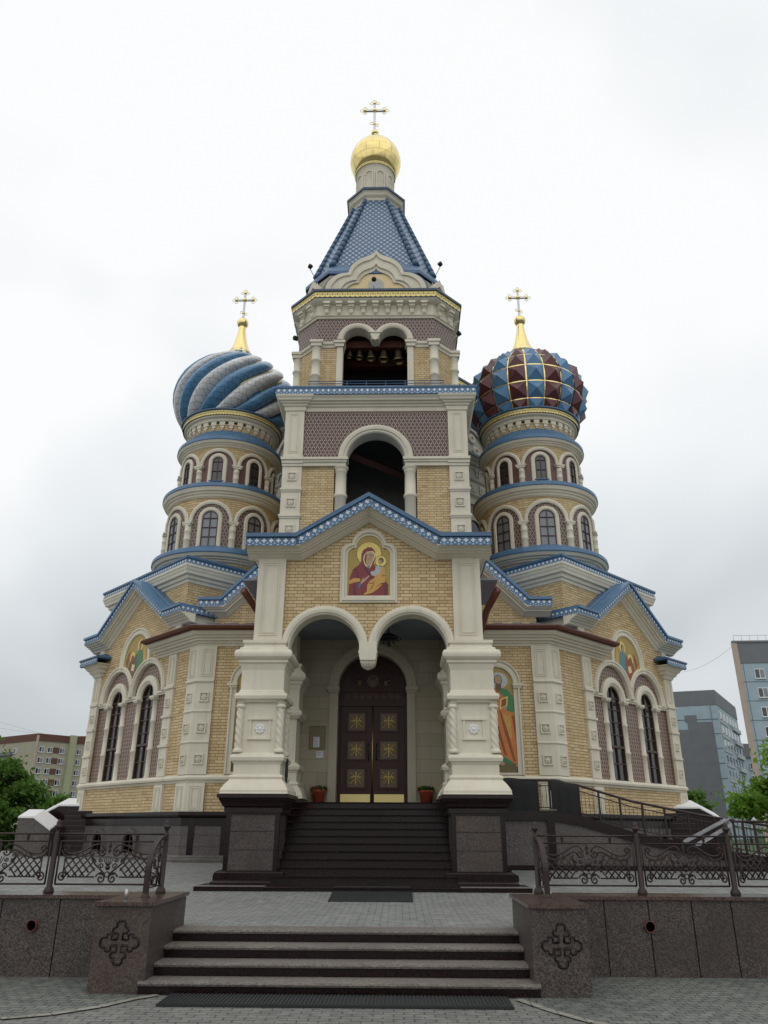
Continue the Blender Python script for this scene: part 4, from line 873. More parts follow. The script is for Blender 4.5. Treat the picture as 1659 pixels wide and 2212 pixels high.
    for p0, p1 in ((-2.1,-1.45),(-0.5,0.5),(1.45,2.1)): b = MB(F_); b.box(p0, p1, -0.02, 0.075, 5.05, 5.11, 'stone'); b.box(p0, p1, 0.01, 0.075, 5.0, 5.05, 'stone'); part(b, 'impost_band', wing)
    b = MB(F_)
    b.sweep([(-2.56,0),(2.56,0)], [(0,2.66),(0.04,2.67),(0.06,2.72),(0.11,2.74),(0.12,2.79),(0.08,2.83),(0.03,2.86),(-0.1,2.86),(-0.1,2.66)], 'stone', lambda x, y, z: (x, y, z)); part(b, 'string_course', wing)
    # round headed icon above the windows
    b = MB(F_); b.arch(0, 6.22, [(0.72,0.01),(0.72,-0.03),(0.76,-0.05),(0.84,-0.04),(0.87,-0.07),(0.92,-0.07),(0.93,0.01)], 'stone', n=24, leg=5.95); part(b, 'icon_frame', wing)
    b = MB(F_)
    pts = arcpts(0,6.22,0.72,0,pi,24); pts = [(0.72,6.0)]+pts+[(-0.72,6.0),(-0.35,5.95),(0,5.48),(0.35,5.95)]
    b.flat([(x, max(z, bigarch(x)+0.0 if abs(x) < 0.1 else z)) for x, z in pts], -0.006, 'ic_gold')
    fl = s_
    A_ = lambda L_: [(fl*x, z) for x, z in L_]
    ell(-0.18*fl, 6.60, 0.165, 0.175, -0.009, 'ic_halo', 20); ell(-0.17*fl, 6.57, 0.085, 0.12, -0.012, 'ic_brown', 14); ell(-0.16*fl, 6.55, 0.055, 0.08, -0.015, 'ic_skin', 12)
    ell(0.22*fl, 6.30, 0.15, 0.16, -0.009, 'ic_halo', 20); ell(0.22*fl, 6.27, 0.08, 0.1, -0.015, 'ic_orangedk', 12)
    c1, c2 = ('ic_teal','ic_orangedk') if s_ > 0 else ('ic_green','ic_brown')
    b.flat(A_([(-0.42,5.98),(-0.40,6.30),(-0.30,6.46),(-0.10,6.46),(0.02,6.30),(0.05,6.05),(-0.02,5.75),(-0.2,5.85)]), -0.011, c1)
    b.flat(A_([(-0.02,6.40),(0.08,6.30),(0.30,6.24),(0.40,6.05),(0.42,5.95),(0.30,5.85),(0.03,5.52),(-0.08,5.66),(-0.1,6.1)]), -0.013, c2)
    b.flat(A_([(0.0,6.05),(0.18,6.10),(0.22,5.92),(0.04,5.86)]), -0.016, 'ic_cream'); b.flat(A_([(0.50,6.0),(0.62,6.2),(0.52,6.45),(0.40,6.5),(0.45,6.25)]), -0.010, 'ic_orangedk')
    b.flat(A_([(-0.65,6.1),(-0.5,6.02),(-0.42,6.3),(-0.52,6.6)]), -0.010, 'ic_ochre')
    o = part(b, 'icon', wing)
    # gable cornice, fascia, roof
    RW = [(-3.0,7.24),(-2.0,7.24),(0,8.56),(2.0,7.24),(3.0,7.24)]
    b = MB(F_); b.rake(RW, [(0.185,-0.37),(0.215,-0.37),(0.225,-0.31),(0.26,-0.29),(0.265,-0.23),(0.30,-0.22),(0.31,-0.16),(0.345,-0.14),(0.385,-0.07),(0.42,-0.05),(0.44,0.0),(0.44,0.1),(0.15,0.1)], 'stone')
    for q in (-1,1): b.box(min(q*2.2,q*2.5), max(q*2.2,q*2.5), -0.03, 0.3, 6.6, 6.83, 'stone'); b.box(min(q*2.45,q*2.85), max(q*2.45,q*2.85), -0.04, 1.0, 6.82, 7.05, 'stone')
    part(b, 'rake_cornice', wing)
    b = MB(F_); b.rake(RW, [(-0.02,-0.43),(0.05,-0.43),(0.05,-0.37),(0.185,-0.37),(0.185,1.3),(-0.02,1.3)], 'blue_roof')
    for sd_ in (-1,1):
        for k in range(3):
            y0 = 0.0+0.42*k; b.add([(sd_*0.02,y0,8.59),(sd_*1.98,y0,7.29),(sd_*1.98,y0+0.02,7.29),(sd_*0.02,y0+0.02,8.59),(sd_*0.02,y0+0.01,8.62),(sd_*1.98,y0+0.01,7.32)], [(0,1,5,4),(2,3,4,5)], 'blue_roof')
    part(b, 'roof', wing)
    b = MB(F_)
    for i in range(4):
        def mit(j):
            x, z = RW[j]; ns = []
            for a, c in ((j-1,j),(j,j+1)):
                if a < 0 or c >= len(RW): continue
                dx, dz = RW[c][0]-RW[a][0], RW[c][1]-RW[a][1]; l = math.hypot(dx,dz); ns.append((dz/l,-dx/l))
            u_, v_ = sum(n_[0] for n_ in ns), sum(n_[1] for n_ in ns); l2 = u_**2+v_**2
            if len(ns) == 2: u_, v_ = 2*u_/l2, 2*v_/l2
            return x+u_*0.05, z+v_*0.05
        A, B = mit(i), mit(i+1); d = Vector((B[0]-A[0],0,B[1]-A[1])).normalized()
        fascia(b, (A[0],-0.378-0.006*(i%2),A[1]), (B[0],-0.378-0.006*(i%2),B[1]), (-d.z,0,d.x), (0,-1,0), 0.135, 0.14, th=0.01, sc=1.3)
    for q in (-1,1): 
        xx = q*3.005; a_, c_ = (xx,-0.37,7.19),(xx,1.2,7.19)
        fascia(b, a_, c_, (0,0,1), (q,0,0), 0.135, 0.14, th=0.01, sc=1.3)
    part(b, 'fascia', wing)

# ---------------------------------------------------------------- west gable behind the porch and nave body
b = MB()
RG = [(-4.84,7.49),(-4.24,7.49),(-2.4,9.33),(2.4,9.33),(4.24,7.49),(4.84,7.49)]
b.wall([(-4.45,6.6,7.2),(-4.2,6.6,7.25),(-2.3,6.6,9.1),(2.3,6.6,9.1),(4.2,6.6,7.25),(4.45,6.6,7.2)], 11.05, 11.4, 'brick')
gab = part(b, 'west_gable')
b = MB(); b.rake(RG, [(0.215,10.6),(0.24,10.6),(0.25,10.66),(0.28,10.7),(0.29,10.77),(0.33,10.78),(0.34,10.86),(0.38,10.95),(0.41,11.0),(0.43,11.06),(0.2,11.06)], 'stone'); part(b, 'rake_cornice', gab)
b = MB(); b.rake(RG, [(-0.02,10.54),(0.055,10.54),(0.055,10.60),(0.215,10.60),(0.215,13.2),(-0.02,13.2)], 'blue_roof'); part(b, 'roof', gab)
for ke, ((xa, za), (xb, zb)) in enumerate(((RG[0],RG[1]),(RG[1],RG[2]),(RG[3],RG[4]),(RG[4],RG[5]))):
    if ke % 2 == 0: b = MB()
    d = Vector((xb-xa,0,zb-za)).normalized(); n_ = Vector((-d.z,0,d.x)); a = Vector((xa,10.592,za))-n_*0.055; c = Vector((xb,10.592,zb))-n_*0.055
    fascia(b, a, c, n_, (0,-1,0), 0.16, 0.15, th=0.01, sc=1.25)
    if ke % 2 == 1:
        q = -1 if ke == 1 else 1; fascia(b, (q*4.845,10.6,7.43), (q*4.845,12,7.43), (0,0,1), (q,0,0), 0.16, 0.15, th=0.01, sc=1.25); part(b, 'fascia', gab)
b = MB(); b.box(-4.2, 4.2, 11.4, 25, 2.0, 7.1, 'brick'); b.box(-2.6, 2.6, 11.41, 24, 7.0, 8.6, 'brick'); b.box(-7.2, 7.2, 14.2, 26, 0.8, 8.2, 'brick'); b.box(-2.75,2.75,10.6,12,6.6,9.2,'brick'); part(b, 'nave_wall')

# ---------------------------------------------------------------- square bases, drums and onion domes
DOME_L = [(1.70,14.98),(1.80,15.08),(1.98,15.32),(2.12,15.65),(2.195,16.0),(2.20,16.3),(2.14,16.6),(2.02,16.9),(1.83,17.18),(1.58,17.45),(1.28,17.68),(0.98,17.87),(0.74,18.04),(0.56,18.22),(0.45,18.42)]
def lerp_prof(pr, t):
    i = min(len(pr)-2, int(t*(len(pr)-1))); f = t*(len(pr)-1)-i
    return pr[i][0]+(pr[i+1][0]-pr[i][0])*f, pr[i][1]+(pr[i+1][1]-pr[i][1])*f
def trefoil_cross(mb, cx, cy, z0, z1, r):
    h = z1-z0; zb = z0+h*0.655; ax = h*0.225
    mb.box(cx-r, cx+r, cy-r*0.8, cy+r*0.8, z0, z1-h*0.12, 'cross_silver'); mb.box(cx-ax, cx-r-0.001, cy-r*0.8, cy+r*0.8, zb-r, zb+r, 'cross_silver'); mb.box(cx+r+0.001, cx+ax, cy-r*0.8, cy+r*0.8, zb-r, zb+r, 'cross_silver')
    mb.sphere((cx, cy, zb), r*2.4, 'gold', 12, 8)
    ends = [(0, z1-h*0.115-zb), (-ax, 0), (ax, 0)]
    for ex, ez in ends:
        mb.sphere((cx+ex, cy, zb+ez), r*1.7, 'gold', 10, 7)
        for a in range(4):
            ux, uz = (1,0,-1,0)[a], (0,1,0,-1)[a]
            if ex*ux < 0 or ez*uz < 0: continue
            c = Vector((cx+ex+ux*h*0.072, cy, zb+ez+uz*h*0.072)); R = h*0.036
            pts = []
            for k in range(16):
                t_ = 2*pi*k/16; rr = R*(0.85+0.35*abs(cos(2*t_))); pts.append((c.x+rr*cos(t_), cy, c.z+rr*sin(t_)))
            mb.tube(pts, r*0.28, 'gold', 5, True)
    zl = z0+h*0.22; mb.sphere((cx, cy, zl), r*1.6, 'gold', 10, 7)
    for q in (-1,1):
        c = Vector((cx+q*h*0.062, cy, zl-q*h*0.03)); R = h*0.034
        mb.tube([(c.x+R*(0.85+0.35*abs(sin(2*t_)))*cos(t_), cy, c.z+R*(0.85+0.35*abs(sin(2*t_)))*sin(t_)) for t_ in [2*pi*k/16 for k in range(16)]], r*0.28, 'gold', 5, True)

for s_ in (-1, 1):
    cx, cy = s_*5.40, 14.92
    bx, by = (5.30, 14.78) if s_ > 0 else (-5.42, 14.85)
    F_ = frame(bx, by, pi/4)
    # base block turned 45 degrees
    b = MB(F_); b.square(0, 0, [(2.42,6.4),(2.42,8.35)], 'brick'); blk = part(b, 'tower_base')
    b = MB(F_); sq = [(-2.42,-2.42),(2.42,-2.42),(2.42,2.42),(-2.42,2.42)]
    b.cornice(sq, [(0,8.20),(0.03,8.21),(0.05,8.29),(0.10,8.31),(0.12,8.40),(0.19,8.42),(0.21,8.50),(0.23,8.53),(0.25,8.60),(0.27,8.62),(0.27,8.69),(-0.2,8.69)], 'stone', True); part(b, 'cornice', blk)
    b = MB(F_); b.square(0, 0, [(2.69,8.82),(2.71,8.84),(2.71,8.90),(2.67,8.92),(1.7,9.32),(0.2,9.6)], 'blue_trim'); b.square(0,0,[(2.66,8.82),(2.4,8.75)],'blue_trim'); part(b, 'roof', blk)
    b = MB(F_)
    for k in range(4):
        a = k*pi/2; c_, si = cos(a), sin(a); R2 = lambda x, y: (x*c_-y*si, x*si+y*c_)
        p0, p1, o_ = R2(-2.67,-2.68), R2(2.67,-2.68), R2(0,-1)
        fascia(b, (*p0,8.82), (*p1,8.82), (0,0,1), (*o_,0), 0.15, 0.14, th=0.03, sc=1.25)
    part(b, 'fascia', blk)
    # drum
    UV = (cx, cy, 1.95)
    b = MB(uvc=UV); b.lathe(cx, cy, [(1.90,8.6),(1.90,9.42)], 'brick', 64); b.lathe(cx, cy, [(1.86,9.7),(1.86,11.65)], 'brick', 64); b.lathe(cx, cy, [(1.60,12.0),(1.60,13.62)], 'brick', 64); b.lathe(cx, cy, [(1.50,13.9),(1.50,14.55)], 'brick', 64)
    drum = part(b, 'drum')
    for (r0, z0, r1, z1, rtop, ztop) in ((1.90,9.34,2.25,9.60,1.90,9.92),(1.88,11.58,2.14,11.90,1.60,12.24),(1.61,13.56,1.85,13.78,1.49,14.30)):
        dz, d = z1-z0, r1-r0; b = MB(uvc=UV)
        b.lathe(cx, cy, [(r0-0.05,z0),(r0+0.01,z0+0.01),(r0+0.03,z0+0.10*dz),(r0+0.22*d,z0+0.16*dz),(r0+0.30*d,z0+0.34*dz),(r0+0.45*d,z0+0.40*dz),(r0+0.52*d,z0+0.56*dz),(r0+0.72*d,z0+0.64*dz),(r0+0.84*d,z0+0.86*dz),(r0+0.92*d,z1),(r0+0.9*d,z1+0.01)], 'stone', 64, False)
        b.lathe(cx, cy, [(r0+0.9*d,z1-0.005),(r1-0.01,z1),(r1,z1+0.02),(r1-0.01,z1+0.13),(r1-0.04,z1+0.16),(rtop,ztop)], 'blue_roof', 64, False)
        part(b, 'ring_cornice', drum)
    # top rim: arcaded band, gold lace, blue lip
    b = MB(uvc=UV)
    b.lathe(cx, cy, [(1.52,14.60),(1.60,14.62),(1.61,14.70),(1.70,14.74),(1.71,14.80)], 'stone', 64, False)
    NB = 32
    for k in range(NB):
        a = 2*pi*k/NB
        for (aw, z0, z1, ro) in ((0.060,14.46,14.62,1.575),(0.040,14.36,14.46,1.555),(0.020,14.30,14.36,1.53)):
            pts = []
            for z in (z0, z1):
                for r_, a_ in ((1.49,a-aw),(ro,a-aw),(ro,a+aw),(1.49,a+aw)): pts.append((cx+r_*cos(a_), cy+r_*sin(a_), z))
            b.add(pts, [(0,1,2,3),(4,7,6,5),(0,4,5,1),(1,5,6,2),(2,6,7,3)], 'stone')
    part(b, 'arcaded_band', drum)
    b = MB(uvc=UV); NL = 56
    for k in range(NL):
        a0, a1 = 2*pi*k/NL, 2*pi*(k+1)/NL; p0 = Vector((cx+1.76*cos(a0), cy+1.76*sin(a0), 14.95)); p1 = Vector((cx+1.76*cos(a1), cy+1.76*sin(a1), 14.95)); am = (a0+a1)/2
        lace(b, p0, p1, (0,0,1), (cos(am), sin(am), 0), 0.17, 0.1)
    b.lathe(cx, cy, [(1.70,14.94),(1.78,14.95),(1.82,14.97),(1.82,15.01),(1.66,15.04)], 'blue_trim', 64, False); part(b, 'gold_lace', drum)
    # bays: columns, arches, windows (wrapped on the cylinder)
    for lev, (R, zb, zs, ra_o, ra_i, rw_o, rw_i, zws, tl) in enumerate(((1.86,9.88,10.76,0.73,0.60,0.385,0.255,10.86,'tile_dark'),(1.60,12.18,12.89,0.63,0.515,0.31,0.18,13.02,'tile_maroon'))):
        for k in range(8):
            ang = -pi/2+k*pi/4
            if cos(ang-(-pi/2-s_*0.2)) < -0.25: continue
            def wp(p, ang=ang, R=R): 
                t_ = ang+p.x/R; r_ = R-p.y; return (cx+r_*cos(t_), cy+r_*sin(t_), p.z)
            b = MB(warp=wp, uvc=UV)
            b.arch(0, zs, [(ra_i,0.0),(ra_i,-0.07),(ra_i+0.05,-0.09),(ra_o-0.05,-0.09),(ra_o,-0.06),(ra_o,0.0)], 'stone', n=18)
            part(b, 'archivolt', drum)
            b = MB(warp=wp, uvc=UV)
            n_ = 16
            Oo = [(ra_i+0.01, zb)]+arcpts(0, zs, ra_i+0.01, 0, pi, n_)+[(-ra_i-0.01, zb)]; Ii = [(rw_o-0.02, zb)]+arcpts(0, zws, rw_o-0.02, 0, pi, n_)+[(-rw_o+0.02, zb)]
            b.ring2(Oo, Ii, -0.012, 0.05, tl)
            b.arch(0, zws, [(rw_i,0.06),(rw_i,-0.05),(rw_i+0.03,-0.075),(rw_o-0.03,-0.075),(rw_o,-0.05),(rw_o,0.0)], 'stone', n=16, leg=zb+0.02); part(b, 'window_surround', drum)
            b = MB(warp=wp, uvc=UV); sill = zb+(0.03 if lev == 0 else 0.14)
            b.flat([(rw_i,sill)]+arcpts(0,zws,rw_i,0,pi,12)+[(-rw_i,sill)], -0.024, 'glass_pale' if lev == 0 else 'glass')
            b.arch(0, zws, [(rw_i,0.0),(rw_i,-0.045),(rw_i-0.035,-0.045),(rw_i-0.035,0.0)], 'wood_frame', n=12, leg=sill)
            b.box(-0.014, 0.014, -0.042, 0.0, sill, zws+rw_i-0.01, 'wood_frame')
            for q in range(3 if lev == 0 else 2):
                z = sill+(zws-sill)*(q+1)/(3 if lev == 0 else 2); b.box(-rw_i+0.02, rw_i-0.02, -0.055, 0.0, z-0.013, z+0.013, 'wood_frame')
            b.box(-rw_i-0.05, rw_i+0.05, -0.10, 0.0, sill-0.03, sill, 'blue_trim')
            part(b, 'window', drum)
            b = MB(); t_ = ang+pi/8; px, py = cx+(R+0.02)*cos(t_), cy+(R+0.02)*sin(t_); rc = 0.115 if lev == 0 else 0.10
            hh = zs-zb
            b.lathe(px, py, [(rc,zb-0.1),(rc,zb+hh*0.30),(rc*1.09,zb+hh*0.315),(rc*1.09,zb+hh*0.345),(rc,zb+hh*0.36),(rc,zb+hh*0.62),(rc*1.09,zb+hh*0.635),(rc*1.09,zb+hh*0.665),(rc,zb+hh*0.68),(rc,zs-0.10)], 'stone', 12)
            def wq(p, t0=t_, R=R): 
                a = t0+p.x/R; r_ = R-p.y; return (cx+r_*cos(a), cy+r_*sin(a), p.z)
            b2 = MB(warp=wq); b2.box(-0.16, 0.16, -0.15, 0.0, zs-0.06, zs, 'stone'); b2.box(-0.13, 0.13, -0.135, 0.0, zs-0.12, zs-0.06, 'stone')
            nb = len(b.v); mi = b.mat('stone'); b.v += b2.v; b.f += [[nb+j for j in f] for f in b2.f]; b.mi += [mi]*len(b2.f); b.sm += b2.sm
            part(b, 'colonnette', drum)
    # onion dome
    if s_ < 0:
        NLOB, PER, K = 16, 8, 48; n = NLOB*PER; b = MB(uvc=(cx, cy, 2.0)); rings = []
        for i in range(K+1):
            t_ = i/K; r_, z = lerp_prof(DOME_L, t_); tw = radians(-42)+radians(140)*t_
            ring = []
            for j in range(n):
                f_ = (j % PER)/PER; bul = sqrt(max(0, 1-(2*f_-1)**2)); rr = r_*(0.875+0.15*bul)
                a = 2*pi*j/n+tw; ring.append((cx+rr*cos(a), cy+rr*sin(a), z))
            rings.append(ring)
        for li, mm in ((0,'dome_blue'),(1,'dome_silver')):
            for q in range(li, NLOB, 2):
                b.rings([[r_[(q*PER+j) % n] for j in range(PER+1)] for r_ in rings], mm, False, smooth=True)
        dome = part(b, 'onion_dome'); dome['label'] = 'onion dome of twisted blue and silver lobes with gold strips in the grooves'
        b = MB()
        for q in range(NLOB):
            pts = []
            for i in range(12, 36):
                t_ = i/K; r_, z = lerp_prof(DOME_L, t_); a = 2*pi*q/NLOB+radians(-42)+radians(140)*t_; pts.append((cx+r_*0.905*cos(a), cy+r_*0.905*sin(a), z))
            b.tube(pts, 0.03, 'gold', 4)
        part(b, 'gold_strip', dome)
    else:
        NCOL = 20; b = MB(); bg_ = MB(); LV = [0.0]; tcur, acc = 0.0, 0.0; pr0 = lerp_prof(DOME_L, 0.0); goal = 0.42
        while tcur < 1.0:
            tcur = min(1.0, tcur+0.004); q_ = lerp_prof(DOME_L, tcur); acc += math.hypot(q_[0]-pr0[0], q_[1]-pr0[1]); pr0 = q_
            if acc >= goal: LV.append(tcur); acc = 0.0; goal = max(0.16, 2*pi*q_[0]/NCOL*0.97)
        if LV[-1] < 0.985: LV.append(1.0)
        else: LV[-1] = 1.0
        da = 2*pi/NCOL
        for i in range(len(LV)-1):
            t0, t1 = LV[i], LV[i+1]; r0, z0 = lerp_prof(DOME_L, t0); r1, z1 = lerp_prof(DOME_L, t1); rm, zm = lerp_prof(DOME_L, (t0+t1)/2)
            sn = Vector((z1-z0, -(r1-r0))); sn.normalize(); k_ = 0.945; hgt = 0.5*min(2*pi*rm/NCOL, math.hypot(r1-r0, z1-z0))*0.52
            for j in range(NCOL):
                a = -pi/2+da*(j+0.0); g_ = 0.026/rm
                if i < len(LV)-4: gz = 0.04
                else: gz, g_ = 0.02, 0.02/rm
                e = 1-gz
                def PT(r_, aa, z): return (cx+r_*cos(aa), cy+r_*sin(aa), z)
                za, zc = z0+(z1-z0)*gz, z0+(z1-z0)*e; ra, rc = r0+(r1-r0)*gz, r0+(r1-r0)*e
                q4 = [PT(ra*k_,a-da/2+g_,za),PT(ra*k_,a+da/2-g_,za),PT(rc*k_,a+da/2-g_,zc),PT(rc*k_,a-da/2+g_,zc)]
                ap = PT(rm*k_+sn.x*hgt, a, zm+sn.y*hgt)
                b.add(q4+[ap], [(0,1,4),(1,2,4),(2,3,4),(3,0,4)], 'facet_blue' if j % 2 == 0 else 'facet_maroon')
        dome = part(b, 'onion_dome'); dome['label'] = 'onion dome of faceted maroon and blue pyramids in a gold grid'
        for t_ in LV[1:-1]:
            r_, z = lerp_prof(DOME_L, t_); bg_.lathe(cx, cy, [(r_*0.925-0.01,z-0.025),(r_*0.933,z-0.022),(r_*0.933,z+0.022),(r_*0.92-0.01,z+0.025)], 'gold', 64, False)
        for j in range(NCOL):
            a = -pi/2+da*(j+0.5); L_, R_ = [], []
            for i in range(41):
                r_, z = lerp_prof(DOME_L, i/40); w_ = min(0.024, 0.10*r_*da)/max(0.2, r_); L_.append((cx+r_*0.925*cos(a-w_), cy+r_*0.925*sin(a-w_), z)); R_.append((cx+r_*0.925*cos(a+w_), cy+r_*0.925*sin(a+w_), z))
            bg_.rings([[p, q] for p, q in zip(L_, R_)], 'gold', False)
        bg_.lathe(cx, cy, [(r_*0.9, z) for r_, z in DOME_L], 'copper', 48); part(bg_, 'gold_grid', dome)
    b = MB(uvc=(cx, cy, 0.5)); b.lathe(cx, cy, [(0.52,18.26),(0.54,18.30),(0.42,18.45),(0.33,18.65),(0.25,18.90),(0.19,19.2),(0.15,19.45),(0.135,19.66)], 'gold', 24); b.sphere((cx, cy, 19.86), 0.225, 'gold', 20, 12); part(b, 'finial', dome)
    b = MB(); trefoil_cross(b, cx, cy, 20.02, 21.48, 0.04); part(b, 'cross', dome)
# ---------------------------------------------------------------- central octagon behind the bell tower
b = MB(); CY = 21.2; ap = 5.0; c8 = ap*math.tan(pi/8)
O8 = lambda a_: [(x, CY+y) for x, y in ((-a_*0.41421,-a_),(a_*0.41421,-a_),(a_,-a_*0.41421),(a_,a_*0.41421),(a_*0.41421,a_),(-a_*0.41421,a_),(-a_,a_*0.41421),(-a_,-a_*0.41421))]
b.cornice(O8(ap), [(0,8),(0,15.3),(-0.3,15.3),(-0.3,8)], 'brick', True); ctr = part(b, 'central_octagon')
b = MB(); b.cornice(O8(ap), [(0,13.5),(0.06,13.52),(0.08,13.6),(0.14,13.66),(0.14,13.72),(0.04,13.74),(0.04,14.28),(0.12,14.32),(0.14,14.4),(0.06,14.42),(0.06,14.95),(0.16,14.98),(0.2,15.08),(0.3,15.12),(0.34,15.2),(0,15.2)], 'stone_gray', True)
b.cornice(O8(ap), [(0.34,15.2),(0.38,15.21),(0.38,15.32),(0.1,15.5),(0,15.5)], 'navy_trim', True); part(b, 'cornice', ctr)
for q in (-1,0,1):
    F_ = frame(0, CY, q*pi/4); 
    b = MB(F_); y0 = -ap
    for k in range(7):
        x = -1.8+0.6*k; b.box(x-0.17, x+0.17, y0-0.075, y0, 13.86, 14.18, 'stone'); b.box(x-0.10, x+0.10, y0-0.095, y0-0.03, 13.93, 14.11, 'stone_gray')
        b.arch(x, 14.62, [(0.2,y0-0.03),(0.2,y0-0.11),(0.27,y0-0.11),(0.27,y0-0.03)], 'stone_gray', n=8, leg=14.5)
    part(b, 'frieze', ctr)
    b = MB(F_); b.arch(0, 12.35, [(0.95,y0+0.02),(0.95,y0-0.06),(1.2,y0-0.06),(1.2,y0+0.02)], 'stone', n=16, leg=9); b.flat([(0.95,9)]+arcpts(0,12.35,0.95,0,pi,16)+[(-0.95,9)], y0-0.01, 'tile_dark'); b.arch(0, 12.2, [(0.4,y0),(0.4,y0-0.09),(0.62,y0-0.09),(0.62,y0)], 'stone', n=14, leg=9); b.flat([(0.4,9)]+arcpts(0,12.2,0.4,0,pi,14)+[(-0.4,9)], y0-0.02, 'glass'); part(b, 'window', ctr)
    b = MB(F_); b.arch(0, 15.4, [(1.25,y0+0.5),(1.25,y0+0.02),(1.45,y0+0.02),(1.5,y0-0.06),(1.75,y0-0.06),(1.9,y0+0.05),(1.9,y0+0.5)], 'stone_gray', n=20); b.disc(0, 15.4, 1.26, y0+0.12, 'stone_gray', 20, 0, pi)
    for r_, z_ in ((0.5,15.8),(0.25,16.3)):
        for sx in (-1,1): b.rings([[(sx*r_+rr*cos(2*pi*j/10), yy, z_+rr*sin(2*pi*j/10)) for j in range(10)] for rr, yy in ((0.24,y0+0.12),(0.2,y0+0.05),(0.1,y0+0.04),(0.06,y0+0.1))], 'stone', True, False, True)
    part(b, 'kokoshnik', ctr)
b = MB(); b.cornice(O8(4.0), [(0,15.2),(0,18.0),(-2.5,18.2),(-2.5,15.2)], 'stone_gray', True); part(b, 'upper_wall', ctr)
b = MB(); ox, oy, oa = 0.95, 21.2, 3.05
b.oct(ox, oy, [(oa-0.4,(oa-0.4)*0.414,17.5),(oa-0.4,(oa-0.4)*0.414,19.5),(oa-0.2,(oa-0.2)*0.414,19.7),(oa,oa*0.414,19.8)], 'stone_gray'); b.oct(ox, oy, [(oa+0.03,(oa+0.03)*0.414,19.98),(oa+0.08,(oa+0.08)*0.414,20.0),(oa+0.08,(oa+0.08)*0.414,20.1),(0.4,0.2,20.9)], 'navy_trim', False, True)
for q in (-1,0,1,2):
    a = q*pi/4; F_ = frame(ox, oy, a); b2 = MB(F_); lace(b2, (-(oa+0.03)*0.414,-(oa+0.03),19.99), ((oa+0.03)*0.414,-(oa+0.03),19.99), (0,0,1), (0,-1,0), 0.22, 0.18)
    nb = len(b.v); b.v += b2.v; mp_ = [b.mat(x) for x in b2.mats]; b.f += [[nb+j for j in f] for f in b2.f]; b.mi += [mp_[i] for i in b2.mi]; b.sm += b2.sm
part(b, 'upper_cornice', ctr)

# ================================================================ bell tower
TY = 10.30
# walls (pilaster face is y=TY; brick field 8 cm behind)
TW = 2.70
xs = sorted(set([-2.2,-0.8501,0.8501,2.2]+[0.85*cos(pi*k/24) for k in range(25)]))
b = MB(); b.wall([(x, 11.5, 13.3) if abs(x) > 0.85 else (x, 11.62+sqrt(max(0,0.85**2-x*x)), 13.3) for x in xs], TY+0.08, TY+0.5, 'tile_dark', 'stone'); 
for q in (-1,1): p0, p1 = sorted((q*1.2,q*2.2)); b.box(p0, p1, TY+0.081, TY+0.5, 6.3, 11.4, 'brick')
for q in (-1,1): p0, p1 = sorted((q*0.86,q*1.2)); b.box(p0, p1, TY+0.30, TY+0.52, 6.3, 11.4, 'tile_maroon')
b.box(-2.66, -2.3, TY+0.35, 15.7, 6.3, 13.5, 'brick'); b.box(2.3, 2.66, TY+0.35, 15.7, 6.3, 13.5, 'brick'); b.box(-2.3, 2.3, 15.4, 15.7, 6.3, 13.5, 'brick')
tower = part(b, 'bell_tower')
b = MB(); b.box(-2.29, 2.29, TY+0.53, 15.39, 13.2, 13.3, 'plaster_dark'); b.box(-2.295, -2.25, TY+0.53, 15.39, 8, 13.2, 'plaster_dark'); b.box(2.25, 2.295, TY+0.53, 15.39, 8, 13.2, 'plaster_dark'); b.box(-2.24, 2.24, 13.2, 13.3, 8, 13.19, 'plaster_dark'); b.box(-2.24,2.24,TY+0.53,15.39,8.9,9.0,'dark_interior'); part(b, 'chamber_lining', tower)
b = MB(); b.tube([(-1.6,11.2,12.55),(1.7,12.6,11.75)], 0.14, 'wood_red', 4, smooth=False); part(b, 'beam', tower)
b = MB(); b.arch(0, 11.62, [(0.848,TY+0.45),(0.848,TY+0.03),(0.88,TY-0.01),(0.93,TY-0.01),(0.95,TY-0.05),(1.02,TY-0.06),(1.08,TY-0.05),(1.10,TY+0.0),(1.10,TY+0.085)], 'stone', n=32); part(b, 'archivolt', tower)
for q in (-1,1):
    b = MB(); p0, p1 = (q*0.80, q*2.2); pa, pb = sorted((p0,p1))
    b.box(pa, pb, TY-0.10, TY+0.3, 11.545, 11.62, 'stone'); b.box(min(q*0.83,q*2.2), max(q*0.83,q*2.2), TY-0.06, TY+0.3, 11.48, 11.544, 'stone'); b.box(min(q*0.86,q*2.2), max(q*0.86,q*2.2), TY-0.02, TY+0.3, 11.37, 11.479, 'stone'); part(b, 'string_course', tower)
